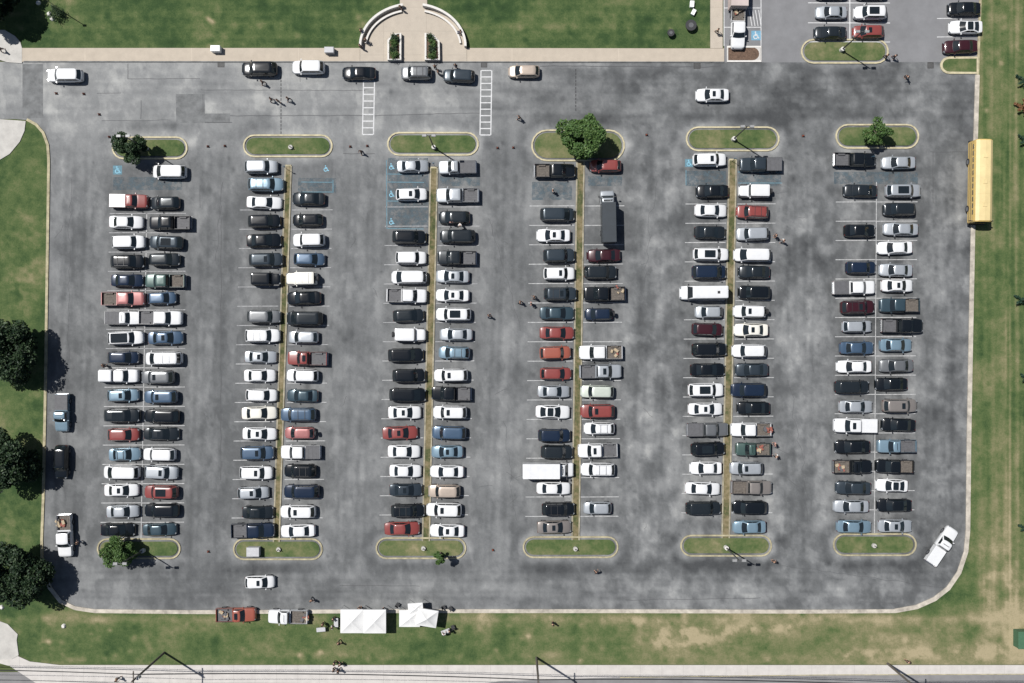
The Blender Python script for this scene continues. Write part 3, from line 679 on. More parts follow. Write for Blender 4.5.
    if jeep:
        for s_ in (-1, 1):
            for u in (.82, .18):
                f = MB(); f.box((X(u), s_*(W/2-.10), .84), (1.0, .30, .07), taper=.9); f.build('fender', M['black'], root)
    if truck:
        x0, x1 = -L/2, X(ub)-.07; zt_ = belt-.04; wo = W/2*.97; th = .085; fl = .78
        bb = MB()
        for s_ in (-1, 1): bb.box(((x0+x1)/2, s_*(wo-th/2), (.46+zt_)/2), (x1-x0, th, zt_-.46))
        bb.box((x1-.04, 0, (.46+zt_)/2), (.08, 2*(wo-th)-.006, zt_-.46))
        for s_ in (-1, 1): bb.box(((x0+x1)/2, s_*(wo-th/2), zt_+.012), (x1-x0-.04, th*.7, .022), 2)
        inner = M['rustbed'] if 'D' in feats else M['liner']
        bb.box(((x0+x1)/2, 0, fl-.06), (x1-x0-.2, 2*(wo-th)-.01, .12), 1)
        for s_ in (-1, 1): bb.box(((x0+x1)/2-.05, s_*(wo-th-.13), fl+.10), (.95, .22, .22), 1)
        for k_ in range(5): bb.box(((x0+x1)/2, (k_-2)*.24, fl+.012), (x1-x0-.3, .07, .02), 1)
        cb = bb.build('cargo_bed', [pm, inner, M['black']], root)
        tg = MB(); tg.box((x0+.035, 0, (.55+zt_)/2-.01), (.07, 2*(wo-th)-.02, zt_-.57)); tg.build('tailgate', pm, cb)
        bu = MB(); bu.box((x0-.07, 0, .58), (.14, W*.92, .2)); bu.build('rear_bumper', M['chrome'], root)
        if 'K' in feats or 'W' in feats:
            c_ = MB(); c_.box(((x0+x1)/2, 0, zt_+.035), (x1-x0-.10, 2*wo-.07, .05), taper=.985)
            for k_ in range(1, 4): c_.box((x0+(x1-x0)*k_/4, 0, zt_+.066), (.03, 2*wo-.16, .012))
            c_.build('bed_cover', M['liner'] if 'K' in feats else PAINT['white'], root)
        if 'C' in feats:
            c_ = MB(); house(c_, x0+.02, x1-.02, wo-.02, zt_+.01, x0+.14, x1-.05, wo-.16, HH); c_.build('bed_cap', pm, root, smooth=True)
    return root
COLN = {}
PROTO = {}
ALL = []                                     # every parked vehicle, for labels
def place(root_key, x, y, rz, ln, maker, L0):
    if root_key not in PROTO:
        o = maker(); PROTO[root_key] = o
    else: o = copy_thing(PROTO[root_key])
    o.location = (x, y, .002); o.rotation_euler = (0, 0, rz); sx = ln/L0; o.scale = (sx, (1+.25*(sx-1))*rj.uniform(.965, 1.03), rj.uniform(.95, 1.05)); return o
rj = random.Random(5)
LIM = {'se': (4.5, 5.05), 'sp': (4.4, 4.9), 'ha': (3.95, 4.5), 'su': (4.3, 5.05), 'mv': (4.8, 5.3), 'jp': (4.0, 4.5), 'pu': (5.3, 6.1), 'pr': (4.9, 5.6)}
def car_at(xl, xr, yc, ty, col, dr, feats='', row=None, ang=None):
    L0 = SPEC[ty][0]; px0, _ = P(xl, 0, .55); px1, _ = P(xr, 0, .55)
    ln = min(max(px1-px0, LIM[ty][0]), LIM[ty][1])
    cx = px0+ln/2 if abs(px1-px0-ln) > .02 else (px0+px1)/2
    y = P(0, yc, 1.0)[1]; rz = (0 if dr == 'R' else math.pi) + (R(rj.gauss(0, .9)) if ang is None else R(ang))
    o = place((ty, col, feats), cx, y, rz, ln, lambda: make_car(ty, col, feats), L0)
    ALL.append(dict(o=o, ty=ty, col=col, f=feats, row=row, x=cx, y=y, dr=dr)); return o
BL = {  # parked vehicles measured on enlarged blocks of the photo: (origin x, origin y, scale)
 'a': (130, 5.257), 'b': (250, 5.257), 'c': (370, 6.207), 'd': (460, 5.693)}
CARS = {
(1, 'left'): (80, [
 ('a', 163, 362, 373, 'pr', 'red', 'R', 'W'), ('a', 155, 335, 483, 'se', 'white', 'R', ''), ('a', 172, 345, 588, 'su', 'white', 'R', ''),
 ('b', 165, 343, 60, 'su', 'black', 'R', 'R'), ('b', 165, 338, 160, 'se', 'navy', 'R', ''), ('b', 120, 345, 256, 'pu', 'pink-red', 'R', 'D'), ('b', 137, 305, 357, 'pr', 'white', 'R', 'K'),
 ('b', 150, 340, 462, 'su', 'white', 'R', 'B'), ('b', 148, 313, 566, 'ha', 'navy', 'R', ''), ('c', 130, 368, 36, 'pu', 'white', 'R', 'C'),
 ('c', 172, 390, 158, 'ha', 'pale-blue', 'R', 'S'), ('c', 155, 388, 283, 'su', 'charcoal', 'R', 'P'), ('c', 175, 380, 402, 'ha', 'red', 'R', ''), ('c', 180, 378, 525, 'se', 'pale-blue', 'R', 'R'),
 ('c', 147, 375, 636, 'mv', 'white', 'L', ''), ('d', 140, 337, 173, 'se', 'white', 'R', 'S'), ('d', 152, 338, 295, 'se', 'silver', 'R', ''), ('d', 120, 315, 400, 'se', 'black', 'R', '')]),
(1, 'right'): (80, [
 ('a', 383, 562, 218, 'mv', 'white', 'L', ''), ('a', 372, 528, 382, 'ha', 'charcoal', 'L', ''), ('a', 368, 585, 487, 'pu', 'black', 'L', ''), ('a', 368, 545, 590, 'su', 'slate', 'L', 'P'),
 ('b', 368, 530, 50, 'su', 'charcoal', 'R', ''), ('b', 347, 555, 162, 'pu', 'green', 'L', 'D'), ('b', 357, 508, 253, 'ha', 'blue', 'R', ''), ('b', 315, 553, 356, 'pu', 'white', 'R', ''),
 ('b', 360, 545, 462, 'se', 'blue', 'R', 'S'), ('b', 345, 543, 570, 'mv', 'white', 'L', 'R'), ('c', 385, 590, 45, 'su', 'grey', 'L', 'S'),
 ('c', 402, 610, 167, 'su', 'blue', 'L', 'S'), ('c', 402, 620, 287, 'su', 'black', 'L', ''), ('c', 397, 618, 398, 'se', 'charcoal', 'R', 'S'), ('c', 395, 598, 525, 'su', 'white', 'L', ''),
 ('c', 405, 612, 636, 'su', 'silver', 'R', 'S'), ('d', 370, 562, 183, 'su', 'red', 'L', 'P'), ('d', 370, 568, 288, 'su', 'black', 'L', ''), ('d', 358, 552, 398, 'se', 'teal', 'R', '')]),
(2, 'left'): (220, [
 ('a', 132, 305, 192, 'su', 'silver', 'R', ''), ('a', 150, 345, 285, 'su', 'pale-blue', 'R', 'R'), ('a', 140, 330, 380, 'se', 'white', 'R', ''), ('a', 150, 322, 478, 'su', 'black', 'R', ''), ('a', 140, 325, 580, 'se', 'black', 'R', ''),
 ('b', 155, 333, 50, 'su', 'slate', 'R', 'S'), ('b', 165, 325, 152, 'jp', 'black', 'R', 'A'), ('b', 145, 323, 350, 'su', 'grey', 'R', ''), ('b', 135, 318, 450, 'su', 'white', 'R', 'R'), ('b', 130, 300, 562, 'se', 'silver', 'R', 'S'),
 ('c', 150, 348, 35, 'se', 'white', 'R', ''), ('c', 160, 358, 157, 'ha', 'white', 'R', ''), ('c', 135, 355, 268, 'se', 'cream', 'R', ''), ('c', 140, 353, 397, 'se', 'white', 'R', 'S'), ('c', 130, 338, 515, 'su', 'blue', 'R', 'S'),
 ('c', 125, 330, 638, 'su', 'white', 'R', 'S'), ('d', 100, 293, 188, 'ha', 'silver', 'R', 'S'), ('d', 127, 303, 300, 'se', 'charcoal', 'R', 'S'), ('d', 70, 315, 402, 'pu', 'navy', 'R', '')]),
(2, 'right'): (220, [
 ('a', 380, 553, 360, 'se', 'charcoal', 'L', ''), ('a', 382, 543, 472, 'ha', 'black', 'L', ''), ('a', 385, 553, 578, 'su', 'white', 'L', ''),
 ('b', 387, 553, 48, 'ha', 'blue', 'R', ''), ('b', 350, 512, 150, 'jp', 'cream', 'L', 'RT'), ('b', 352, 533, 252, 'se', 'black', 'L', ''), ('b', 350, 542, 360, 'mv', 'charcoal', 'L', ''), ('b', 360, 520, 458, 'ha', 'silver', 'L', ''), ('b', 357, 567, 570, 'pr', 'red', 'L', 'S'),
 ('c', 415, 613, 35, 'su', 'white', 'L', ''), ('c', 415, 612, 160, 'se', 'teal', 'L', ''), ('c', 377, 598, 277, 'su', 'blue', 'L', 'R'), ('c', 402, 590, 392, 'ha', 'pink-red', 'L', 'T'), ('c', 380, 625, 510, 'pu', 'white', 'L', 'K'),
 ('c', 400, 598, 627, 'su', 'black', 'L', 'R'), ('d', 365, 572, 180, 'su', 'navy', 'L', ''), ('d', 345, 547, 295, 'su', 'white', 'L', 'S'), ('d', 345, 545, 406, 'se', 'white', 'L', '')]),
(3, 'left'): (370, [
 ('a', 142, 308, 188, 'se', 'silver', 'R', ''), ('a', 135, 300, 337, 'ha', 'white', 'R', 'S'), ('a', 118, 297, 562, 'su', 'black', 'R', ''), ('b', 135, 298, 40, 'su', 'white', 'R', ''), ('b', 112, 300, 142, 'mv', 'white', 'L', ''),
 ('b', 92, 300, 240, 'pu', 'white', 'R', ''), ('b', 120, 285, 345, 'ha', 'charcoal', 'R', ''), ('b', 128, 296, 445, 'jp', 'white', 'R', 'T'), ('b', 95, 283, 553, 'su', 'black', 'R', ''), ('c', 140, 345, 35, 'su', 'black', 'R', ''),
 ('c', 120, 350, 155, 'mv', 'black', 'R', ''), ('c', 112, 318, 265, 'se', 'white', 'R', 'S'), ('c', 77, 300, 391, 'se', 'red', 'R', 'S'), ('c', 110, 313, 507, 'se', 'white', 'R', ''), ('c', 120, 320, 628, 'se', 'white', 'R', ''),
 ('d', 110, 300, 172, 'se', 'slate', 'R', 'S'), ('d', 120, 313, 290, 'su', 'black', 'R', 'RP'), ('d', 82, 290, 392, 'se', 'red', 'R', '')]),
(3, 'right'): (370, [
 ('a', 360, 557, 195, 'pr', 'silver', 'L', 'K'), ('a', 348, 570, 343, 'pu', 'silver', 'L', ''), ('a', 360, 528, 458, 'ha', 'charcoal', 'L', ''), ('a', 367, 558, 558, 'su', 'charcoal', 'L', ''),
 ('b', 355, 557, 40, 'pu', 'charcoal', 'L', ''), ('b', 345, 523, 138, 'se', 'silver', 'L', 'S'), ('b', 345, 523, 238, 'se', 'white', 'L', 'S'), ('b', 347, 532, 338, 'su', 'white', 'L', 'P'), ('b', 365, 540, 444, 'se', 'silver', 'L', ''), ('b', 360, 528, 540, 'ha', 'pale-blue', 'L', 'R'),
 ('c', 397, 608, 33, 'su', 'white', 'L', 'S'), ('c', 382, 625, 147, 'pu', 'black', 'L', ''), ('c', 392, 602, 263, 'su', 'white', 'L', 'S'), ('c', 385, 598, 390, 'su', 'blue', 'L', ''), ('c', 380, 580, 508, 'se', 'pale-blue', 'L', 'S'),
 ('c', 372, 585, 632, 'se', 'white', 'L', ''), ('d', 332, 515, 178, 'su', 'beige', 'L', ''), ('d', 320, 535, 285, 'su', 'white', 'L', 'S'), ('d', 340, 540, 405, 'se', 'white', 'L', 'S')]),
(4, 'left'): (510, [
 ('a', 130, 343, 213, 'pu', 'black', 'R', 'D'), ('a', 157, 340, 443, 'mv', 'slate', 'R', ''), ('a', 138, 318, 553, 'se', 'white', 'L', 'S'), ('b', 173, 340, 28, 'su', 'slate', 'R', ''),
 ('b', 175, 340, 123, 'su', 'white', 'R', 'S'), ('b', 177, 350, 230, 'su', 'slate', 'R', 'SR'), ('b', 155, 338, 332, 'se', 'teal', 'R', ''), ('b', 155, 338, 436, 'se', 'red', 'R', ''), ('b', 155, 320, 540, 'su', 'orange', 'R', ''),
 ('c', 185, 385, 23, 'ha', 'red', 'R', ''), ('c', 170, 370, 134, 'se', 'silver', 'R', ''), ('c', 158, 373, 261, 'sp', 'white', 'R', 'B'), ('c', 173, 375, 407, 'su', 'navy', 'R', ''), ('c', 190, 390, 510, 'su', 'charcoal', 'R', ''),
 ('d', 150, 345, 163, 'se', 'white', 'R', ''), ('d', 180, 368, 280, 'su', 'black', 'R', 'R'), ('d', 153, 350, 384, 'se', 'taupe', 'R', 'S')]),
(4, 'right'): (510, [
 ('a', 418, 592, 187, 'ha', 'red', 'L', ''), ('b', 402, 580, 28, 'se', 'maroon', 'L', ''), ('b', 388, 560, 116, 'su', 'charcoal', 'R', ''), ('b', 385, 602, 230, 'pu', 'black', 'L', 'D'), ('b', 390, 540, 337, 'ha', 'navy', 'L', 'T'),
 ('b', 362, 592, 538, 'pu', 'white', 'L', 'D'), ('b', 368, 585, 638, 'pu', 'silver', 'R', 'S'), ('c', 435, 643, 134, 'su', 'pale-green', 'L', ''), ('c', 435, 648, 256, 'su', 'red', 'L', 'S'), ('c', 457, 650, 364, 'ha', 'white', 'L', 'R'),
 ('c', 420, 663, 500, 'pu', 'white', 'L', 'S'), ('c', 437, 650, 618, 'su', 'white', 'L', 'R'), ('d', 415, 578, 275, 'ha', 'silver', 'L', '')]),
(5, 'left'): (660, [
 ('a', 170, 347, 155, 'su', 'white', 'R', 'S'), ('a', 187, 360, 320, 'se', 'black', 'L', ''), ('a', 180, 351, 422, 'se', 'white', 'R', ''), ('a', 178, 345, 537, 'se', 'charcoal', 'R', ''), ('b', 172, 362, 22, 'su', 'white', 'R', 'P'),
 ('b', 165, 348, 115, 'mv', 'navy', 'R', ''), ('b', 182, 328, 326, 'ha', 'silver', 'L', ''), ('b', 165, 330, 417, 'ha', 'maroon', 'R', ''), ('b', 165, 350, 523, 'su', 'black', 'R', ''), ('b', 157, 342, 630, 'se', 'black', 'R', ''),
 ('c', 172, 398, 124, 'su', 'white', 'R', 'P'), ('c', 172, 388, 243, 'se', 'white', 'R', 'S'), ('c', 168, 420, 370, 'pu', 'grey', 'R', 'K'), ('c', 188, 400, 490, 'su', 'black', 'R', 'P'), ('c', 182, 384, 610, 'se', 'white', 'L', ''),
 ('d', 140, 348, 164, 'se', 'white', 'R', ''), ('d', 143, 345, 275, 'su', 'charcoal', 'R', '')]),
(5, 'right'): (660, [
 ('a', 415, 637, 180, 'pu', 'slate', 'L', 'K'), ('a', 410, 575, 320, 'jp', 'white', 'L', 'T'), ('a', 397, 568, 430, 'su', 'red', 'L', 'R'), ('a', 397, 570, 545, 'su', 'silver', 'L', ''), ('b', 385, 585, 25, 'mv', 'white', 'L', ''),
 ('b', 408, 576, 115, 'se', 'charcoal', 'L', ''), ('b', 408, 578, 222, 'su', 'black', 'L', ''), ('b', 382, 555, 323, 'su', 'white', 'L', 'ST'), ('b', 385, 568, 420, 'se', 'cream', 'L', 'S'), ('b', 375, 556, 530, 'su', 'white', 'L', ''), ('b', 392, 568, 630, 'se', 'slate', 'L', ''),
 ('c', 437, 658, 124, 'su', 'navy', 'L', ''), ('c', 475, 680, 237, 'se', 'black', 'L', ''), ('c', 435, 683, 370, 'pu', 'white', 'L', 'D'), ('c', 465, 673, 492, 'pr', 'green', 'L', 'D'), ('c', 430, 635, 610, 'su', 'silver', 'L', 'S'),
 ('d', 405, 633, 157, 'pu', 'taupe', 'R', 'D'), ('d', 408, 606, 271, 'su', 'black', 'L', ''), ('d', 412, 603, 384, 'se', 'pale-blue', 'L', '')]),
(6, 'left'): (810, [
 ('a', 122, 340, 155, 'pu', 'black', 'R', ''), ('a', 172, 350, 318, 'se', 'charcoal', 'L', ''), ('a', 175, 343, 528, 'se', 'black', 'R', ''), ('b', 185, 345, 92, 'ha', 'navy', 'R', 'H'),
 ('b', 118, 337, 197, 'pu', 'white', 'R', 'K'), ('b', 157, 335, 300, 'su', 'maroon', 'R', 'SR'), ('b', 165, 323, 402, 'ha', 'silver', 'R', ''), ('b', 152, 335, 515, 'se', 'blue', 'R', ''), ('b', 137, 323, 613, 'se', 'white', 'L', ''),
 ('c', 148, 363, 105, 'su', 'charcoal', 'R', ''), ('c', 175, 388, 228, 'se', 'silver', 'R', ''), ('c', 142, 410, 345, 'pu', 'white', 'L', 'WS'), ('c', 150, 372, 478, 'se', 'black', 'L', ''), ('c', 140, 378, 600, 'pr', 'black', 'R', 'D'),
 ('d', 142, 360, 160, 'se', 'slate', 'L', ''), ('d', 130, 348, 265, 'se', 'silver', 'L', ''), ('d', 147, 350, 382, 'se', 'pale-blue', 'R', '')]),
(6, 'right'): (810, [
 ('a', 372, 552, 170, 'se', 'silver', 'L', ''), ('a', 392, 585, 318, 'su', 'silver', 'R', 'P'), ('a', 380, 550, 416, 'su', 'charcoal', 'L', ''), ('a', 382, 567, 520, 'se', 'silver', 'L', ''), ('a', 350, 542, 618, 'se', 'white', 'L', ''),
 ('b', 360, 537, 105, 'se', 'silver', 'L', ''), ('b', 370, 540, 187, 'se', 'white', 'R', 'S'), ('b', 360, 568, 290, 'pu', 'teal', 'L', 'D'), ('b', 372, 588, 398, 'pu', 'black', 'R', ''), ('b', 362, 535, 500, 'se', 'pale-blue', 'R', ''), ('b', 360, 540, 608, 'se', 'grey', 'L', ''),
 ('c', 400, 603, 88, 'se', 'black', 'L', ''), ('c', 442, 660, 222, 'su', 'taupe', 'R', 'S'), ('c', 440, 653, 342, 'se', 'black', 'L', ''), ('c', 412, 650, 473, 'pr', 'pale-blue', 'L', ''), ('c', 402, 633, 598, 'pu', 'black', 'L', 'D'),
 ('d', 372, 556, 147, 'sp', 'white', 'L', 'B'), ('d', 378, 577, 260, 'se', 'black', 'L', ''), ('d', 382, 580, 378, 'se', 'silver', 'R', 'S')]),
}
for (row, side), (ox, lst) in CARS.items():
    for blk, xl, xr, yc, ty, col, dr, f in lst:
        oy, sc = BL[blk]
        car_at(ox+xl/sc, ox+xr/sc, oy+yc/sc, ty, col, dr, f.replace('A', '').replace('H', ''), (row, side))
ORD = ['first', 'second', 'third', 'fourth', 'fifth', 'sixth', 'seventh', 'eighth', 'ninth', 'tenth', 'eleventh', 'twelfth', 'thirteenth', 'fourteenth', 'fifteenth', 'sixteenth', 'seventeenth', 'eighteenth', 'nineteenth', 'twentieth']
ROWN = {1: 'leftmost', 2: 'second', 3: 'third', 4: 'fourth', 5: 'fifth', 6: 'rightmost'}
CN = {'charcoal': 'dark-grey', 'slate': 'slate-grey', 'teal': 'dark-teal', 'navy': 'navy', 'pale-blue': 'pale-blue', 'orange': 'orange-red', 'pink-red': 'faded-red', 'pale-green': 'greenish-white', 'silver': 'silver', 'maroon': 'maroon', 'taupe': 'brown-grey'}
def nm(c): return CN.get(c['col'], c['col'])+' '+TYPES[c['ty']][1]
def extra(c):
    f = c['f']
    if 'T' in f: return ' with spare wheel'
    if 'P' in f: return ' with glass roof'
    if 'S' in f: return ' with sunroof'
    if 'B' in f: return ' with black roof'
    if 'K' in f: return ' with dark bed cover'
    if 'W' in f: return ' with white bed cover'
    if 'C' in f: return ' with bed cap'
    return ''
used = set()
for key in CARS:
    col_ = sorted([c for c in ALL if c['row'] == key], key=lambda c: -c['y']); n = len(col_)
    rn = f"{ROWN[key[0]]} row's {key[1]} side"
    cnt = {}
    for c in col_: cnt[nm(c)+extra(c)] = cnt.get(nm(c)+extra(c), 0)+1
    seen = {}
    for i, c in enumerate(col_):
        nb = f"between {nm(col_[i-1])} and {nm(col_[i+1])}" if 0 < i < n-1 else ('at the top end above '+nm(col_[1]) if i == 0 else 'at the bottom end below '+nm(col_[-2]))
        me_ = nm(c)+extra(c)
        lab = f"{me_} {nb}, {rn}"
        if len(lab.split()) > 16: lab = f"{nm(c)} {nb}, {rn}"
        if lab in used:
            seen[lab] = 1
            lab = f"{me_}, {ORD[i]} car from the top of {rn}" if i < n/2 else f"{me_}, {ORD[n-1-i]} car from the bottom of {rn}"
        used.add(lab)
        tag(c['o'], lab, {'minivan': 'minivan', 'pickup': 'pickup'}.get(TYPES[c['ty']][1], 'car'), f"vehicles parked on the {key[1]} of the {ROWN[key[0]]} double row")

# vehicles outside the rows: kerbside, driving, upper lot
def solo(xl, xr, yc, ty, col, dr, f, label, cat, group=None, ang=0):
    return tag(car_at(xl, xr, yc, ty, col, dr, f, None, ang), label, cat, group)
GK = 'cars standing along the upper pavement'
solo(48, 85, 75, 'su', 'white', 'L', '', 'white SUV driving on the upper road near the left entrance', 'car')
solo(242, 279, 68.5, 'su', 'black', 'L', '', 'black SUV parked at the upper kerb, left of the white SUV', 'car', GK)
solo(292.5, 325, 67, 'su', 'white', 'L', '', 'white SUV parked at the upper kerb between two black cars', 'car', GK)
solo(342, 376, 72.5, 'se', 'black', 'L', '', 'black sedan at the upper kerb beside the left crosswalk', 'car', GK)
solo(401, 432, 72.5, 'su', 'grey', 'L', 'R', 'grey SUV with pale hood stopped in front of the planters', 'car', GK)
solo(443, 475, 75.5, 'su', 'slate', 'L', '', 'blue-grey SUV stopped left of the right crosswalk', 'car', GK, -3)
solo(508, 542, 71, 'ha', 'beige', 'L', '', 'beige hatchback parked at the upper kerb right of the crosswalks', 'car', GK)
solo(695.5, 729, 94.5, 'se', 'white', 'L', 'S', 'white sedan with sunroof driving left along the upper road', 'car')
solo(245, 275, 582.5, 'ha', 'white', 'R', 'S', 'white hatchback driving right along the bottom lane', 'car', None, 1)
solo(217, 260, 615, 'pr', 'orange', 'R', 'S', 'orange-red pickup with cluttered bed parked on the grass verge', 'pickup', None, 1)
solo(268.5, 312, 617, 'pr', 'white', 'L', 'D', 'white pickup parked on the verge beside the white canopies', 'pickup', None, -1)
GU = 'cars parked in the upper lot'
solo(815, 846, 11.7, 'se', 'silver', 'L', '', 'silver sedan in the upper lot left of a white car', 'car', GU)
solo(853, 886, 12.2, 'su', 'white', 'L', 'P', 'white SUV with glass roof above the red car in the upper lot', 'car', GU)
solo(813.5, 846, 32, 'se', 'charcoal', 'L', '', 'dark-grey sedan beside the red car in the upper lot', 'car', GU)
solo(852, 884.5, 31, 'ha', 'red', 'L', 'S', 'red hatchback beside the grass island in the upper lot', 'car', GU)
solo(815, 846, -8, 'se', 'black', 'L', '', 'black sedan at the upper edge, above the silver sedan', 'car', GU)
solo(855, 886, -8, 'se', 'navy', 'L', '', 'dark car at the upper edge, above the white SUV', 'car', GU)
solo(947, 980, 8, 'se', 'black', 'L', '', 'black sedan in the upper right corner above a white coupe', 'car', GU)
solo(948.5, 982, 26.5, 'sp', 'white', 'L', 'B', 'white coupe with black roof by the right lawn', 'car', GU)
solo(942.5, 977, 46, 'se', 'maroon', 'L', '', 'maroon sedan beside the small end island at upper right', 'car', GU, 2)
def turned(px, py, ln, ty, col, f, deg, label, cat, h=1.0):
    o = place((ty, col, f), *P(px, py, h), R(deg), ln, lambda: make_car(ty, col, f), SPEC[ty][0]); ALL.append(dict(o=o, ty=ty, col=col, f=f, row=None, x=o.location.x, y=o.location.y, dr='R')); return tag(o, label, cat)
turned(61.5, 413, 5.3, 'pr', 'pale-blue', 'K', -90, 'pale-blue pickup with dark bed parked beside the left kerb', 'pickup')
turned(61, 462, 4.8, 'su', 'black', '', -91, 'black SUV half in tree shade beside the left kerb', 'car')
turned(64.5, 536, 6.0, 'pu', 'white', 'D', -88, 'white pickup with clutter in its bed near the lower left tree', 'pickup')
turned(738.3, 27, 6.1, 'pu', 'white', 'D', -91, 'white pickup nosed up to the mulch bed in the upper lot', 'pickup')
turned(942.5, 546, 5.9, 'pr', 'white', 'W', 56, 'white service pickup turning the lower right corner of the lot', 'pickup')

# clutter lying in beds (each its own thing)
def clutter(px, py, z, label, pieces, seed, group='loads in pickup beds'):
    q = random.Random(seed); b = MB()
    for i in range(pieces):
        b.box((q.uniform(-.55, .55), q.uniform(-.5, .5), .10+q.uniform(0, .14)), (q.uniform(.25, .7), q.uniform(.15, .45), q.uniform(.14, .3)), q.choice([0, 0, 0, 1, 1, 3]), q.uniform(0, 3))
    o = b.build('bed_load', [M['junk'], M['junkred'], M['junkyel'], M['liner']]); o.location = (*P(px, py, z), z); return tag(o, label, 'load', group)
clutter(767.5, 430, .80, 'timber and cardboard in the bed of the white pickup, fifth row', 7, 1)
clutter(759, 449, .80, 'boxes piled in the bed of the green pickup, fifth row', 9, 2)
clutter(839, 466, .80, 'brown clutter in the bed of the black pickup, rightmost row', 8, 3)
clutter(620, 290, .80, 'brown load in the bed of the black pickup, fourth row', 5, 4)
clutter(615, 352, .80, 'scattered load in the bed of the white pickup, fourth row', 4, 5)
clutter(61, 522, .80, 'red and white clutter in the bed of the pickup by the left tree', 9, 6)
clutter(738, 11, .80, 'red machine parts in the bed of the pickup at the mulch bed', 6, 7)
clutter(224, 615, .80, 'grey and red clutter in the orange pickup bed on the verge', 8, 8)
clutter(305, 616, .80, 'brown load in the white pickup bed beside the canopies', 5, 9)

# passenger van, box vans, bus, trailer
def make_van():
    L, W, HH = 6.6, 2.02, 2.55; root = empty('passenger_van')
    b = MB(); shell(b, -L/2, L/2, W, lambda u: prof(u, [(0, 1.3), (.8, 1.3), (.86, 1.25), (.96, 1.0), (1, .85)]), lambda u: 1-.12*max(0, 2*u-1)**6-.03*(u < .01), .3)
    house(b, -L/2+.02, L*.345, .97, 1.25, -L/2+.06, L*.255, .86, HH); b.build('body', PAINT['white'], root, smooth=True)
    g_ = MB(); pane(g_, *quad_on((L*.345, -.86, 1.25), (L*.345, .86, 1.25), (L*.255, .72, HH-.06), (L*.255, -.72, HH-.06), 0, 1, .08, .93), .016); g_.build('windscreen', M['glass'], root)
    g_ = MB(); pane(g_, *quad_on((-L/2+.02, -.86, 1.25), (-L/2+.02, .86, 1.25), (-L/2+.06, .72, HH-.06), (-L/2+.06, -.72, HH-.06), .05, .95, .2, .85), .016); g_.build('rear_window', M['glass'], root)
    for s_ in (-1, 1):
        g_ = MB()
        for u0, u1 in ((.02, .2), (.22, .4), (.42, .6), (.62, .78), (.82, .97)): pane(g_, *quad_on((-L/2+.12, s_*.97, 1.25), (L*.32, s_*.97, 1.25), (L*.23, s_*.86, HH-.06), (-L/2+.16, s_*.86, HH-.06), u0, u1, .15, .75), .024)
        g_.build('side_window', M['glass'], root)
        m_ = MB(); m_.box((L*.32, s_*1.14, 1.4), (.16, .2, .28)); m_.tube((L*.32, s_*.95, 1.35), (L*.32, s_*1.1, 1.38), .03, n=6); m_.build('wing_mirror', M['black'], root)
        h_ = MB(); h_.box((L/2-.14, s_*.72, .86), (.26, .32, .2), rz=-s_*.35, taper=.85); h_.build('headlight', M['lamp'], root)
    v = MB(); v.box((-1.9, .05, HH+.03), (.4, .4, .1), taper=.7); v.build('roof_vent', M['black'], root)
    wheels(root, L, W, .37, .83, .2); return root
o = make_van(); o.location = (*P(703.5, 292.5, 1.3), .002); o.rotation_euler = (0, 0, math.pi+.01)
tag(o, 'long white passenger van in the left side of the fifth row', 'van')
def make_box(name, boxcol, cabcol, bl, bw, bh, cabL, cabbox=False):
    """truck: bonneted cab in front of a tall box; total length bl + cabL, origin in its middle"""
    root = empty(name); L = bl+cabL; xb = -L/2+bl
    b = MB(); shell(b, xb-.1, L/2, 2.0, lambda u: prof(u, [(0, 1.3), (.45, 1.3), (.55, 1.25), (.93, 1.08), (1, .95)]), lambda u: 1-.12*max(0, 2*u-1)**6, .35)
    house(b, xb+.02, xb+cabL*.60, .92, 1.25, xb+.05, xb+cabL*.36, .80, 2.0); b.build('cab', PAINT[cabcol], root, smooth=True)
    g_ = MB(); pane(g_, *quad_on((xb+cabL*.60, -.84, 1.25), (xb+cabL*.60, .84, 1.25), (xb+cabL*.36, .68, 1.95), (xb+cabL*.36, -.68, 1.95), 0, 1, .06, .95), .016); g_.build('windscreen', M['glass'], root)
    for s_ in (-1, 1):
        g_ = MB(); pane(g_, *quad_on((xb+.1, s_*.92, 1.25), (xb+cabL*.55, s_*.92, 1.25), (xb+cabL*.33, s_*.80, 1.94), (xb+.12, s_*.80, 1.94), .05, .95, .15, .9), .024); g_.build('side_window', M['glass'], root)
        m_ = MB(); m_.box((xb+cabL*.5, s_*1.2, 1.5), (.14, .22, .3)); m_.tube((xb+cabL*.5, s_*.95, 1.4), (xb+cabL*.5, s_*1.15, 1.45), .03, n=6); m_.build('wing_mirror', M['black'], root)
        h_ = MB(); h_.box((L/2-.12, s_*.72, .85), (.24, .3, .2), rz=-s_*.3, taper=.85); h_.build('headlight', M['lamp'], root)
    c = MB(); c.box((-L/2+bl/2, 0, .75+(bh-.75)/2), (bl-.06, bw, bh-.75))
    for s_ in (-1, 1): c.box((-L/2+bl/2, s_*(bw/2-.03), bh+.012), (bl-.1, .06, .03)); 
    for k_ in range(1, int(bl/1.0)): c.box((-L/2+k_*bl/int(bl/1.0), 0, bh+.004), (.035, bw-.2, .014))
    c.build('cargo_box', boxcol, root)
    dr_ = MB(); dr_.box((-L/2+.01, 0, .9+(bh-.9)/2), (.05, bw-.2, bh-1.05)); dr_.build('rear_door', boxcol, root)
    ch = MB(); ch.box((-.3, 0, .55), (L-1.0, .9, .25)); ch.build('chassis', M['black'], root)
    wheels(root, L, 2.0, .40, .84, .2); return root
o = make_box('box_van', PAINT['white'], 'white', 5.2, 2.1, 2.75, 2.0); o.location = (*P(548.3, 470.3, 1.5), .002); tag(o, 'long white box van parked in the left side of the fourth row', 'van')
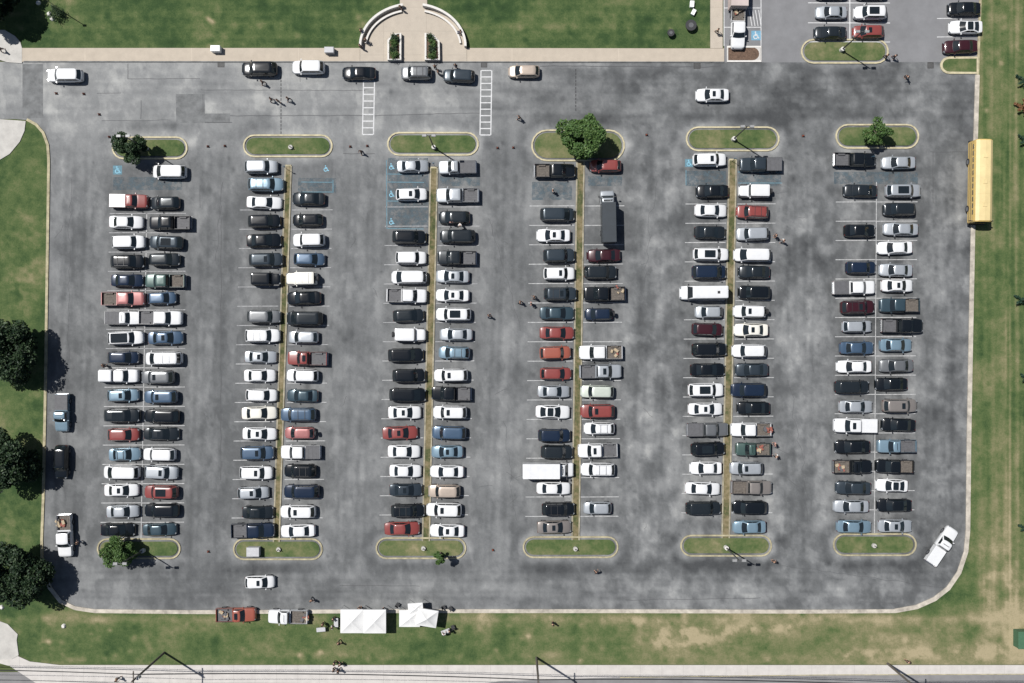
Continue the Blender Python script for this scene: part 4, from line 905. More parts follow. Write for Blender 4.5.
navybox = mat('dark blue-grey box panels', (.014, .020, .026), .5, coat=.3, noise=(1.2, .2))
o = make_box('box_truck', navybox, 'silver', 5.6, 1.95, 2.9, 1.9); o.location = (*P(608, 216.5, 1.5), .002); o.rotation_euler = (0, 0, math.pi/2+.02)
tag(o, 'dark blue-grey box truck parked upward across stalls of the fourth row', 'truck')
# school bus
L, W, HH = 11.5, 2.42, 3.05; root = empty('school_bus', (*P(980, 181.5, 1.9), .05), R(-90.8))
root.location.x = (P(985, 0, HH)[0]); root.location.y = P(0, 180.5, HH-.3)[1]
b = MB(); rings = []
for x, k_ in ((-L/2, .93), (-L/2+.12, 1), (L/2-.12, 1), (L/2, .93)):
    half = [(W/2*.98, .55), (W/2, 1.0), (W/2, 2.35), (W/2*.93, 2.75), (W/2*.62, HH-.06), (0, HH)]
    rings.append([(x, y*k_, 1.6+(z-1.6)*k_) for y, z in half]+[(x, -y*k_, 1.6+(z-1.6)*k_) for y, z in half[-2::-1]])
m = len(rings[0]); vs_ = [p for r in rings for p in r]; fs = []
for i in range(3):
    for j in range(m-1): fs.append((i*m+j, i*m+j+1, (i+1)*m+j+1, (i+1)*m+j))
    fs.append((i*m+m-1, i*m, (i+1)*m, (i+1)*m+m-1))
fs += [tuple(range(m)), tuple(range(4*m-1, 3*m-1, -1))]; b.add(vs_, fs); b.build('body', M['busside'], root)
rf = MB(); n = 3
for i in range(n):
    x0 = -L/2+.15+(L-.3)*i/n; x1 = x0+(L-.3)/n-.004
    pr = [(-W/2*.95, 2.72), (-W/2*.62, HH-.03), (0, HH+.03), (W/2*.62, HH-.03), (W/2*.95, 2.72)]
    rf.add([(x, y, z+.02) for x in (x0, x1) for y, z in pr]+[(x, y*.98, z-.06) for x in (x0, x1) for y, z in pr],
           [(0, 1, 6, 5), (1, 2, 7, 6), (2, 3, 8, 7), (3, 4, 9, 8), (0, 10, 11, 1), (1, 11, 12, 2), (2, 12, 13, 3), (3, 13, 14, 4), (5, 6, 16, 15), (6, 7, 17, 16), (7, 8, 18, 17), (8, 9, 19, 18), (0, 5, 15, 10), (4, 14, 19, 9)])
rfo = rf.build('roof', M['bus'], root)
for x in (-3.4, .2, 3.4):
    h_ = MB(); h_.box((x, 0, HH+.07), (.6, .6, .06), taper=.85); h_.build('roof_hatch', M['bus'], rfo)
for s_ in (-1, 1):
    for i in range(11):
        x = -L/2+.9+i*.92; g_ = MB(); g_.box((x, s_*(W/2+.008), 2.08), (.66, .03, .34)); g_.build('window', M['busglass'], root)
    for zz in (1.05, 1.5):
        st = MB(); st.box((0, s_*(W/2+.012), zz), (L-.5, .03, .06)); st.build('rub_rail', M['black'], root)
    m_ = MB(); m_.box((L/2-.2, s_*(W/2+.32), 2.0), (.12, .22, .42)); m_.tube((L/2-.2, s_*(W/2-.02), 2.2), (L/2-.2, s_*(W/2+.3), 2.15), .03, n=6); m_.build('wing_mirror', M['black'], root)
g_ = MB(); g_.box((L/2-.0, 0, 2.0), (.10, W*.8, .95)); g_.build('windscreen', M['glass'], root)
g_ = MB(); g_.box((-L/2+.0, 0, 1.6), (.10, W*.5, 1.6)); g_.build('rear_door', M['black'], root)
bu = MB(); bu.box((-L/2-.1, 0, .62), (.2, W*.95, .3)); bu.build('bumper', M['black'], root)
bu = MB(); bu.box((L/2+.1, 0, .62), (.2, W*.95, .3)); bu.build('bumper', M['black'], root)
wheels(root, L, W, .5, .82, .24)
tag(root, 'long yellow school bus parked half on the right lawn', 'bus')
# trailer behind the upper pickup
root = empty('covered_trailer', (*P(739, -12, 1.6), .002), R(-91)); L, W = 5.6, 2.5
b = MB(); b.box((0, 0, 1.35), (L, W, 1.9), taper=.97); b.build('body', mat('dusty pink canvas', (.40, .33, .31), .85, noise=(1, .1)), root)
b = MB(); b.tube((L/2, -.7, .6), (L/2+1.1, 0, .6), .05); b.tube((L/2, .7, .6), (L/2+1.1, 0, .6), .05); b.build('drawbar', M['black'], root)
wheels(root, L, W, .36, .45, .28)
tag(root, 'dusty canvas-topped trailer coupled behind the white pickup', 'trailer')

# ------------------------------------------------------------------ trees and plants
def leaf_mat(name, a, b_, c):
    m = bpy.data.materials.new(name); m.use_nodes = True; n = m.node_tree; bs = n.nodes['Principled BSDF']
    at = n.nodes.new('ShaderNodeAttribute'); at.attribute_name = 'leaf'
    rp = n.nodes.new('ShaderNodeValToRGB'); e = rp.color_ramp.elements; e.new(.5)
    for el, (p, q) in zip(e, ((0, a), (.5, b_), (1, c))): el.position = p; el.color = (*q, 1)
    n.links.new(at.outputs['Fac'], rp.inputs[0]); n.links.new(rp.outputs[0], bs.inputs['Base Color'])
    bs.inputs['Roughness'].default_value = .55; bs.inputs['Specular IOR Level'].default_value = .3
    tr = n.nodes.new('ShaderNodeBsdfTranslucent'); n.links.new(rp.outputs[0], tr.inputs[0])
    ms = n.nodes.new('ShaderNodeMixShader'); ms.inputs[0].default_value = .22
    n.links.new(bs.outputs[0], ms.inputs[1]); n.links.new(tr.outputs[0], ms.inputs[2]); n.links.new(ms.outputs[0], n.nodes['Material Output'].inputs[0])
    return m
M['leaf'] = leaf_mat('broad green leaves', (.035, .075, .022), (.065, .125, .034), (.12, .18, .055))
M['leafdk'] = leaf_mat('dark green leaves', (.012, .028, .013), (.026, .052, .022), (.055, .09, .036))
M['leafdeep'] = leaf_mat('deep green leaves', (.006, .016, .008), (.018, .038, .016), (.060, .095, .040))
M['needle'] = leaf_mat('blue-green needles', (.012, .035, .022), (.025, .06, .038), (.05, .095, .06))
M['deadneedle'] = leaf_mat('brown dead needles', (.10, .045, .02), (.18, .085, .04), (.26, .14, .07))
def leaf_mesh(pts, size, m, name, parent, rg, flat=.5):
    n = len(pts); c = np.array(pts); nrm = rg.normal(size=(n, 3)); nrm[:, 2] = np.abs(nrm[:, 2])*(1+flat)+.15
    nrm /= np.linalg.norm(nrm, axis=1)[:, None]; t = rg.normal(size=(n, 3)); u = np.cross(nrm, t); u /= np.linalg.norm(u, axis=1)[:, None]; v = np.cross(nrm, u)
    s_ = size*(.6+.8*rg.random(n))[:, None]
    V = np.stack([c-u*s_, c-v*s_*.55+nrm*s_*.12, c+u*s_, c+v*s_*.55+nrm*s_*.12], 1).reshape(-1, 3)
    F = np.arange(4*n).reshape(-1, 4); me = bpy.data.meshes.new(name); me.from_pydata(V.tolist(), [], F.tolist()); me.materials.append(m)
    a = me.attributes.new('leaf', 'FLOAT', 'POINT'); a.data.foreach_set('value', np.repeat(np.clip(rg.normal(.5, .22, n), 0, 1), 4).astype(np.float32))
    o = bpy.data.objects.new(name, me); C.objects.link(o); o.parent = parent; return o
def tree(name, base, h, cr, ch, label, cat='tree', group=None, seed=1, n=5000, leaf=.17, m='leaf', clumps=26, offs=(0, 0)):
    rg = np.random.default_rng(seed); root = empty(name, (*base, .05)); tr = MB(); th = h-ch*.75; r0 = .035*h
    tr.tube((0, 0, -.1), (offs[0]*.5, offs[1]*.5, th), r0, r0*.7, 9); zc = h-ch/2; ends = []
    for i in range(clumps):
        a = rg.random()*6.283; q = math.sqrt(rg.random())*.85; ph = rg.uniform(-.85, .95)
        rad = cr*q*math.sqrt(max(.15, 1-ph*ph*.8)); e = (offs[0]+rad*math.cos(a), offs[1]+rad*math.sin(a), zc+ph*ch*.42); ends.append(e)
        s_ = (offs[0]*.5, offs[1]*.5, th*rg.uniform(.75, 1)); md = (s_[0]*.4+e[0]*.6, s_[1]*.4+e[1]*.6, s_[2]*.5+e[2]*.5-.1)
        tr.tube(s_, md, r0*.42, r0*.26, 6); tr.tube(md, e, r0*.26, r0*.08, 6)
    tr.build('trunk', M['trunk'], root); pts = []
    per = n//clumps
    for e in ends:
        cs = cr*rg.uniform(.17, .42); d_ = rg.normal(size=(per, 3)); d_ /= np.linalg.norm(d_, axis=1)[:, None]
        pts += list(np.array(e)+d_*(cs*np.cbrt(rg.random(per))*np.array([1, 1, .8])[:, None]).T if False else np.array(e)+d_*(np.cbrt(.15+.85*rg.random(per))*cs)[:, None]*np.array([1, 1, .75]))
    leaf_mesh(pts, leaf, M[m], 'crown', root, rg); return tag(root, label, cat, group)
GB = 'large trees along the left edge'
tree('shade_tree', P(20, 353), 6.8, 4.4, 5.8, 'dark shade tree at the left edge, topmost of three beside the lot', 'tree', GB, 1, 22000, .21, 'leafdeep', 40)
tree('shade_tree', P(22, 458), 6.6, 4.3, 5.6, 'shade tree at the left edge beside the black SUV', 'tree', GB, 2, 22000, .21, 'leafdeep', 40)
tree('shade_tree', P(27, 567), 7.0, 4.9, 6.0, 'wide shade tree at the lower left corner of the lot', 'tree', GB, 3, 26000, .21, 'leafdeep', 40)
tree('shade_tree', P(2, 1), 7.2, 4.4, 6.0, 'dark tree in the upper left corner above the walkway', 'tree', None, 4, 22000, .21, 'leafdeep', 40)
GI = 'young trees on the grass islands'
tree('island_tree', P(138, 151), 4.5, 2.3, 3.9, 'dark green tree on the upper island of the leftmost row', 'tree', GI, 5, 7000, .15, 'leafdk', 24)
tree('island_tree', P(579, 142.5), 5.6, 3.25, 4.9, 'large bright green tree on the upper island of the fourth row', 'tree', GI, 6, 13000, .20, 'leaf', 36)
tree('island_tree', P(871.5, 137), 4.4, 2.0, 3.6, 'sparse small green tree on the upper island of the rightmost row', 'tree', GI, 7, 1700, .17, 'leaf', 13)
tree('island_tree', P(127, 549), 4.8, 2.5, 4.2, 'bright green tree on the lower island of the leftmost row', 'tree', GI, 8, 7500, .15, 'leaf', 22)
tree('island_tree', P(441, 552.5), 4.2, .85, 3.0, 'slim young tree on the lower island of the third row', 'tree', GI, 9, 2400, .12, 'leaf', 9)
def conifer(base, h, r, label, m='needle', seed=1):
    rg = np.random.default_rng(seed); root = empty('conifer', (*base, .02)); t = MB(); t.tube((0, 0, -.1), (0, 0, h), .09*h/5, .01, 8); pts = []
    nb = int(26*h/5)
    for i in range(nb):
        z = .35+(h-.5)*i/nb; ln = r*(1-i/nb)**.8; a = i*2.4+rg.random()*.4; e = (ln*math.cos(a), ln*math.sin(a), z-ln*.12+.05)
        t.tube((0, 0, z), e, .022, .006, 5)
        k_ = int(70*ln)+14
        for _ in range(k_):
            q = rg.random()**.7; sp = .10+.16*(1-q); pts.append((e[0]*q+rg.normal()*sp*.6, e[1]*q+rg.normal()*sp*.6, z+(e[2]-z)*q+rg.normal()*.05))
    t.build('trunk', M['trunk'], root); leaf_mesh(pts, .12, M[m], 'foliage', root, rg); return tag(root, label, 'tree', 'young conifers on the right lawn')
conifer(P(1023, 82), 3.6, 1.5, 'blue-green conifer at the right edge above the brown one', 'needle', 1)
conifer(P(1022, 108), 3.2, 1.5, 'dead brown conifer at the right edge', 'deadneedle', 2)
conifer(P(1024, 141), 3.4, 1.3, 'blue-green conifer at the right edge beside the bus', 'needle', 3)
conifer(P(1023, 301), 4.2, 1.7, 'blue-green conifer at the right edge below the bus, alone on the lawn', 'needle', 4)
conifer(P(1025, 378), 3.2, 1.1, 'small conifer at the right edge beside the rightmost row', 'needle', 5)
conifer(P(1024, 527), 3.4, 1.2, 'small conifer at the right edge level with the turning pickup', 'needle', 6)
def shrub(px, py, r, h, label, seed, n=500, grp=None, m='leafdk'):
    rg = np.random.default_rng(seed); root = empty('shrub', (*P(px, py), .05)); t = MB()
    pts = []
    for i in range(7):
        a = rg.random()*6.283; e = (r*.6*math.cos(a), r*.6*math.sin(a), h*.6); t.tube((0, 0, -.05), e, .03, .012, 5)
        for _ in range(n//7): pts.append((e[0]+rg.normal()*r*.30, e[1]+rg.normal()*r*.30, max(.08, e[2]+rg.normal()*h*.22)))
    t.build('stem', M['trunk'], root); leaf_mesh(pts, .09, M[m], 'foliage', root, rg); return tag(root, label, 'shrub', grp)
# seat walls, planters
for nm_, a0, a1, cx, lab in (('curved_seat_wall', 101, 180, 413.5, 'curved white seat wall on the left of the plaza'), ('curved_seat_wall', 79, 0, 413.3, 'curved white seat wall on the right of the plaza')):
    root = empty(nm_, (0, 0, 0)); ln = pl(arc(cx, 48, 52, 41.5, a0, a1, 20)); sg = 1 if a0 > 90 else -1
    wa = MB(); wa.ribbon(ln, .22 if sg < 0 else .10, .10 if sg < 0 else .22, .0, .95); wa.build('wall', M['wall'], root)
    ln2 = pl(arc(cx, 48, 47.5, 37, a0+(3 if sg > 0 else -3), a1-(6 if sg > 0 else -6), 20))
    be = MB(); be.ribbon(ln2, .13, .13, .36, .46); be.build('bench_seat', M['wall'], root)
    fo = MB(); fo.ribbon(ln2, .10, .10, .05, .36); fo.build('bench_foot', M['kerb'], root)
    tag(root, lab, 'seat wall', 'seat walls of the plaza')
for poly, lab, sd in (([(389, 61), (389, 42), (394, 36.5), (401, 35), (401, 61)], 'white planter with shrubs on the left of the plaza path', 1), ([(426, 61), (426, 35), (433, 37), (439, 43), (439.5, 61)], 'white planter with shrubs on the right of the plaza path', 2)):
    root = empty('planter', (0, 0, 0)); w_ = MB(); ring = pl(poly); cx = sum(p[0] for p in ring)/5; cy = sum(p[1] for p in ring)/5
    w_.ribbon(ring, .14, .14, .02, .80, closed=True); w_.build('wall', M['wall'], root)
    so_ = MB(); so_.prism(ring, .1, .62); so_.build('soil', M['mulch'], root); tag(root, lab, 'planter', 'planters of the plaza')
    for k_ in range(4):
        yy = 40+k_*5.6; xx = cx/S+512+(1 if sd == 1 else -1)*(.8 if k_ == 0 else 0)
        sh = shrub(xx, yy, .55, .8, ['first', 'second', 'third', 'fourth'][k_]+' shrub from the top in the '+('left' if sd == 1 else 'right')+' planter', 40+sd*10+k_, 380, 'shrubs in the planters', 'leaf' if k_ % 2 else 'leafdk'); sh.location.z = .62

# ------------------------------------------------------------------ lamps, utility poles, cabinets, canopies
def make_lamp():
    root = empty('lamp_post'); b = MB(); b.tube((0, 0, -.05), (0, 0, .75), .31, .29, 16); b.build('base', M['wall'], root)
    p = MB(); p.tube((0, 0, .75), (0, 0, 7.9), .11, .075, 10); p.build('pole', M['pole'], root)
    a = MB(); a.tube((-.5, 0, 7.85), (.5, 0, 7.85), .04, n=8); am = a.build('arm', M['pole'], root)
    for s_ in (-1, 1):
        h_ = MB(); h_.box((s_*.62, 0, 7.88), (.62, .36, .18), taper=.9); h_.build('lamp_head', M['lamphead'], am)
    return root
lp = None
for px, py, lab in ((147, 148.5, 'twin-headed lamp post on the upper island of the leftmost row'), (434, 148, 'twin-headed lamp post on the upper island of the third row'), (733, 139.5, 'twin-headed lamp post on the upper island of the fifth row'),
                    (841, 50.5, 'twin-headed lamp post on the island of the upper lot'), (144, 550, 'twin-headed lamp post on the lower island of the leftmost row'), (725.5, 547, 'twin-headed lamp post on the lower island of the fifth row')):
    if lp is None: lp = o = make_lamp()
    else: o = copy_thing(lp)
    o.location = (*P(px, py), .08); tag(o, lab, 'lamp post', 'lamp posts of the car park')
st = None
for px, py, lab in ((291, 147.5, 'empty round lamp base on the upper island of the second row'), (279, 549, 'empty round lamp base on the lower island of the second row'), (423.6, 548, 'empty round lamp base on the lower island of the third row'), (575.3, 548.5, 'empty round lamp base on the lower island of the fourth row'), (873.5, 545.3, 'empty round lamp base on the lower island of the rightmost row')):
    if st is None:
        st = o = empty('lamp_plinth'); b = MB(); b.tube((0, 0, 0), (0, 0, .35), .34, .31, 16); b.build('footing', M['apron'], o)
        b = MB(); b.tube((0, 0, .35), (0, 0, 1.1), .06, .05, 8); b.build('stub', M['pole'], o)
    else: o = copy_thing(st)
    o.location = (*P(px, py), .08); tag(o, lab, 'lamp base', 'bare lamp bases')
def sign(px, py, lab, rz=0):
    o = empty('sign_post', (*P(px, py), .1), rz); b = MB(); b.tube((0, 0, 0), (0, 0, 2.0), .03, n=6); b.build('post', M['pole'], o)
    b = MB(); b.box((0, .035, 1.85), (.32, .02, .5)); b.build('panel', M['blue_strong'], o); return tag(o, lab, 'sign', 'parking sign posts')
sign(287.5, 169.5, 'slim sign post at the head of the second row'); sign(732, 161.5, 'slim sign post at the head of the fifth row'); sign(434.5, 166, 'slim sign post at the head of the third row'); sign(868, 159.5, 'slim sign post at the head of the rightmost row')
UP = [(164.5, 652.5), (536.5, 657.5), (887.5, 663.5)]
for i, (px, py) in enumerate(UP):
    x, y = P(px, py); o = empty('utility_pole', (x, y, 0)); hh = 11.2
    b = MB(); b.tube((0, 0, -.1), (0, 0, hh), .17, .12, 10); b.build('pole', M['wood'], o)
    b = MB(); b.box((0, -.05, hh-.5), (.12, 2.5, .14)); xa_ = b.build('crossarm', M['wood'], o)
    for yy in (-1.1, -.35, .95):
        q = MB(); q.tube((0, yy, hh-.43), (0, yy, hh-.2), .05, .035, 8); q.build('insulator', M['pole'], xa_)
    if i == 0: q = MB(); q.tube((.3, 0, hh-1.9), (.3, 0, hh-1.1), .2, n=12); q.build('transformer', M['cabinet'], o)
    tag(o, ('wooden utility pole with crossarm at the left of the road', 'wooden utility pole in the middle of the roadside verge', 'wooden utility pole at the right of the road')[i], 'utility pole', 'utility poles along the road')
pxs = [-420]+[P(*u)[0] for u in UP]+[420/3.2+0]
xs_ = [P(-210, 0)[0]]+[P(*u)[0] for u in UP]+[P(1240, 0)[0]]; ys_ = [P(0, 648)[1]]+[P(*u)[1] for u in UP]+[P(0, 668)[1]]
for yy, zz, lab in ((-1.1, 11.0, 'outermost overhead cable along the bottom road'), (-.35, 11.0, 'middle overhead cable along the bottom road'), (.95, 11.0, 'inner overhead cable nearest the lot along the bottom road'), (0, 8.6, 'thick lower cable slung under the crossarms')):
    b = MB()
    for k_ in range(4):
        n = 14; pts = [(lerp(xs_[k_], xs_[k_+1], t/n), lerp(ys_[k_], ys_[k_+1], t/n)+yy, zz-1.0*4*(t/n)*(1-t/n)) for t in range(n+1)]
        for p, q in zip(pts, pts[1:]): b.tube(p, q, .028 if yy else .05, n=5)
    tag(b.build('overhead_cable', M['wire']), lab, 'cable', 'overhead cables')
def cabinet(name, px, py, sx, sy, sz, m, lab, rz=0):
    o = empty(name, (*P(px, py, .0), .1), rz); b = MB(); b.box((0, 0, sz/2), (sx, sy, sz), taper=.97); bo_ = b.build('body', m, o)
    l = MB(); l.box((0, 0, sz+.03), (sx+.06, sy+.06, .06), taper=.95); l.build('lid', m, o)
    for k_ in (-.25, .25):
        d_ = MB(); d_.box((k_*sx, -sy/2-.006, sz*.5), (sx*.42, .02, sz*.8)); d_.build('door', m, bo_)
    return tag(o, lab, 'cabinet')
cabinet('utility_cabinet', 255, 550.3, 1.75, 1.25, 1.0, M['cabinet'], 'grey metal utility cabinet on the lower island of the second row')
cabinet('transformer_cabinet', 1019.5, 637, 1.9, 2.4, 1.4, M['greenbox'], 'green transformer cabinet on the lawn at the lower right edge')
def canopy(px, py, sx, sy, lab, rz=0, hh=2.3, peak=.5, hv=2.1):
    o = empty('canopy_tent', (*P(px, py, hh), .02), rz); c = MB(); n = 7; vs_ = []; fs = []
    sq = [(-1, -1), (-.5, -1), (0, -1), (.5, -1), (1, -1), (1, -.5), (1, 0), (1, .5), (1, 1), (.5, 1), (0, 1), (-.5, 1), (-1, 1), (-1, .5), (-1, 0), (-1, -.5)]
    for k_ in range(n+1):                                   # square rings from the eaves to the peak, sagging between the ridges
        t = max(.02, 1-k_/n)
        for i, (u, v) in enumerate(sq):
            sag = (0, .05, .08, .05)[i % 4]
            vs_.append((u*t*sx/2, v*t*sy/2, hh+peak*(1-t)**1.15-sag*math.sin(math.pi*min(1, max(0, t)))))
    for k_ in range(n):
        for i in range(16): fs.append((k_*16+i, k_*16+(i+1) % 16, (k_+1)*16+(i+1) % 16, (k_+1)*16+i))
    c.add(vs_, fs+[tuple(range(n*16, n*16+16))])
    for a, b_ in (((-1, -1), (1, -1)), ((1, -1), (1, 1)), ((1, 1), (-1, 1)), ((-1, 1), (-1, -1))):
        c.add([(a[0]*sx/2, a[1]*sy/2, hh), (b_[0]*sx/2, b_[1]*sy/2, hh), (b_[0]*sx/2, b_[1]*sy/2, hh-.28), (a[0]*sx/2, a[1]*sy/2, hh-.28)], [(0, 1, 2, 3)])
    c.build('canopy', M['canvas'], o)
    for u in (-1, 1):
        for v in (-1, 1):
            l = MB(); l.tube((u*(sx/2-.06), v*(sy/2-.06), 0), (u*(sx/2-.06), v*(sy/2-.06), hh-.02), .025, n=6); l.build('leg', M['chrome'], o)
    return tag(o, lab, 'canopy', 'white canopy tents on the verge')
canopy(351.8, 621.3, 3.18, 3.3, 'left square white canopy of the joined pair on the verge'); canopy(374.6, 621.5, 3.18, 3.3, 'right square white canopy of the joined pair on the verge')
canopy(409.5, 618.5, 2.9, 2.35, 'low white canopy tent right of the joined pair', 0, 2.0, .35); canopy(427, 618, 2.9, 2.4, 'peaked white canopy tent at the right end of the tents', R(-9), 2.3, .75); canopy(415.5, 608.5, 2.1, 1.5, 'small white canopy over the kerb above the low tent', R(4), 2.15, .3)

def table(px, py, rz, lab):
    o = empty('folding_table', (*P(px, py), .02), rz); b = MB(); b.box((0, 0, .73), (1.25, .6, .04)); b.build('tabletop', M['cabinet'], o)
    for u in (-.5, .5):
        for v in (-.22, .22): l = MB(); l.tube((u, v, 0), (u, v, .71), .02, n=5); l.build('leg', M['pole'], o)
    return tag(o, lab, 'table', 'folding tables by the canopies')
table(337, 621, R(90), 'grey folding table at the left of the joined canopies'); table(446, 630, R(20), 'grey folding table at the right end of the tents'); table(322, 628, R(5), 'small folding table behind the white pickup on the verge')
def chair(px, py, rz, lab):
    o = empty('folding_chair', (*P(px, py), .02), rz); b = MB(); b.box((0, 0, .43), (.5, .5, .04)); b.build('seat', M['black'], o)
    b = MB(); b.box((-.25, 0, .72), (.04, .5, .5)); b.build('backrest', M['black'], o)
    for u in (-.2, .2):
        for v in (-.2, .2): l = MB(); l.tube((u, v, 0), (u, v, .42), .018, n=5); l.build('leg', M['pole'], o)
    return tag(o, lab, 'chair', 'folding chairs by the canopies')
chair(398, 604, 1.0, 'black folding chair on the lane above the low canopy'); chair(444, 606.5, .4, 'left black folding chair at the kerb right of the tents'); chair(450.5, 607.5, 2.4, 'right black folding chair at the kerb right of the tents'); chair(453, 626, 2.0, 'black folding chair beside the right folding table')
# kettle grills, coolers, bins on the grass and walkway
def grill(px, py, r, lab):
    o = empty('kettle_grill', (*P(px, py), .02)); b = MB()
    for z0, z1, ra, rb in ((.35, .55, r*.6, r*.95), (.55, .75, r*.95, r), (.75, .8, r*1.0, r*.97)): b.tube((0, 0, z0), (0, 0, z1), ra, rb, 20)
    b.build('bowl', M['black'], o); q = MB(); q.tube((0, 0, .801), (0, 0, .82), r*.45, n=20); q.build('grate', M['liner'], o)
    for k_ in range(3): l = MB(); a = k_*2.09; l.tube((r*.5*math.cos(a), r*.5*math.sin(a), .4), (r*.8*math.cos(a), r*.8*math.sin(a), 0), .03, n=5); l.build('leg', M['pole'], o)
    return tag(o, lab, 'grill', 'round grills on the lawn')
grill(670, 34.5, .52, 'small round black grill on the upper lawn'); grill(690, 27, .80, 'large round black grill on the upper lawn beside the coolers')
def cooler(px, py, rz, lab, s_=1.0):
    o = empty('cooler', (*P(px, py), .02), rz); b = MB(); b.box((0, 0, .2*s_), (.8*s_, .5*s_, .4*s_), taper=1.03); b.build('body', M['cooler'], o)
    l = MB(); l.box((0, 0, .43*s_), (.84*s_, .54*s_, .06), taper=.95); l.build('lid', M['cooler'], o); return tag(o, lab, 'cooler', 'white coolers on the lawn')
cooler(691.5, 5, 1.5, 'upper white cooler on the lawn above the large grill', 1.1); cooler(693, 13, 1.1, 'lower white cooler on the lawn above the large grill', 1.0)
def bin_(px, py, m, lab):
    o = empty('litter_bin', (*P(px, py), z_)); b = MB(); b.box((0, 0, .45), (1.3, .8, .9), taper=.95); b.build('body', m, o); l = MB(); l.box((0, 0, .93), (1.36, .86, .07), taper=.9); l.build('lid', m, o); return tag(o, lab, 'bin')
bin_(217.5, 50.5, M['cooler'], 'white box standing on the walkway at the left lawn'); bin_(330.5, 52, M['cabinet'], 'dark grey bin on the walkway left of the plaza')
# roadside flagpole-like lamp and shrub on the upper left lawn
o = empty('yard_light', (*P(63, 12), .02)); b = MB(); b.tube((0, 0, 0), (0, 0, 6), .08, .05, 8); b.build('pole', M['chrome'], o); b = MB(); b.box((0, 0, 6.05), (.5, .3, .14)); b.build('lamp_head', M['chrome'], o); tag(o, 'thin pale light pole on the upper left lawn', 'light pole')
shrub(58, 15, .9, 1.5, 'dark shrub at the foot of the light pole on the lawn', 71, 900)
for px, py, lab in ((38.5, 3, 'white stone on the lawn beside the upper left tree'), (49.5, 14, 'upper white stone beside the dark shrub'), (52.5, 19, 'lower white stone beside the dark shrub'), (64, 626, 'small white box on the verge below the lower left tree'), (2, 607, 'white stone at the left edge below the wide tree')):
    b = MB(); q = random.Random(px); n = 9
    b.add([(.34*q.uniform(.8, 1.1)*math.cos(6.283*i/n)*s_, .34*q.uniform(.8, 1.1)*math.sin(6.283*i/n)*s_, z) for s_, z in ((1, 0), (.95, .15), (.6, .28)) for i in range(n)],
          [(k_*n+i, k_*n+(i+1) % n, (k_+1)*n+(i+1) % n, (k_+1)*n+i) for k_ in range(2) for i in range(n)]+[tuple(range(2*n, 3*n))])
    o = b.build('white_stone', M['wall']); o.location = (*P(px, py), .02); tag(o, lab, 'stone')
# cones, drain grates
cn = None
for px, py, lab in ((350.3, 146.7, 'left cone of the pair above the aisle right of the second row'), (367.3, 146, 'right cone of the pair above the aisle right of the second row'), (208, 146.5, 'left cone of the pair above the aisle right of the leftmost row'), (225, 146, 'right cone of the pair above the aisle right of the leftmost row'),
                    (497.5, 148, 'left cone of the pair above the aisle right of the third row'), (513.3, 147.7, 'right cone of the pair above the aisle right of the third row'), (646.5, 135, 'left cone above the aisle right of the fourth row'), (803, 136, 'cone above the aisle right of the fifth row'),
                    (56.5, 93.5, 'left cone below the white SUV on the upper road'), (84, 94, 'right cone below the white SUV on the upper road'), (99.5, 114.5, 'lone cone on the upper road near the left entrance'), (109.5, 137, 'cone beside the dark tree of the leftmost row'), (208.5, 551.5, 'cone on the lower lane right of the leftmost row'), (493, 550, 'cone on the lower lane right of the third row')):
    if cn is None:
        cn = o = empty('marker_cone'); b = MB(); b.box((0, 0, .02), (.36, .36, .04)); b.build('foot', M['tyre'], o); b = MB(); b.tube((0, 0, .04), (0, 0, .55), .14, .04, 12); b.build('body', M['cone'], o)
    else: o = copy_thing(cn)
    o.location = (*P(px, py), .004); tag(o, lab, 'cone', 'small orange cones on the asphalt')
for px, py, s_, lab in ((930.5, 65.3, .8, 'square drain grate beside the small end island'), (484, 64.3, .8, 'drain grate at the kerb above the right crosswalk'), (697, 65.3, .9, 'drain grate at the kerb below the walkway corner'), (221, 63.8, .9, 'drain grate at the kerb left of the black SUV')):
    o = empty('drain_grate', (*P(px, py), .004)); b = MB(); b.ribbon([(-s_/2, -s_/2), (s_/2, -s_/2), (s_/2, s_/2), (-s_/2, s_/2)], .05, .05, 0, .03, closed=True); b.build('frame', M['grate'], o)
    b = MB()
    for k_ in range(7): b.box((-s_/2+s_*(k_+.5)/7, 0, .012), (s_/12, s_-.06, .02))
    b.build('bars', M['grate'], o); tag(o, lab, 'grate', 'drain grates')

# ------------------------------------------------------------------ people
def skin_mesh(joints, edges, name, root=0):
    me = bpy.data.meshes.new(name); me.from_pydata([j[:3] for j in joints], edges, []); o = bpy.data.objects.new(name, me); C.objects.link(o)
    o.modifiers.new('s', 'SKIN'); sb = o.modifiers.new('d', 'SUBSURF'); sb.levels = 1; sb.render_levels = 1
    if not me.skin_vertices: me.attributes  # layer made by the modifier
    for i, j in enumerate(joints): me.skin_vertices[0].data[i].radius = (j[3], j[4] if len(j) > 4 else j[3])
    me.skin_vertices[0].data[root].use_root = True
    dg = bpy.context.evaluated_depsgraph_get(); out = bpy.data.meshes.new_from_object(o.evaluated_get(dg)); out.name = name
    bpy.data.objects.remove(o); bpy.data.meshes.remove(me); return out
CL = {k_: mat(k_+' cloth', c, .85) for k_, c in {'black': (.015, .015, .018), 'navy': (.02, .028, .055), 'dark grey': (.04, .04, .045), 'white': (.62, .62, .60), 'red': (.30, .04, .04), 'denim': (.06, .09, .15), 'khaki': (.25, .2, .13), 'green': (.05, .10, .05), 'pink': (.45, .25, .25)}.items()}
HAIR = mat('dark hair', (.02, .014, .01), .7)
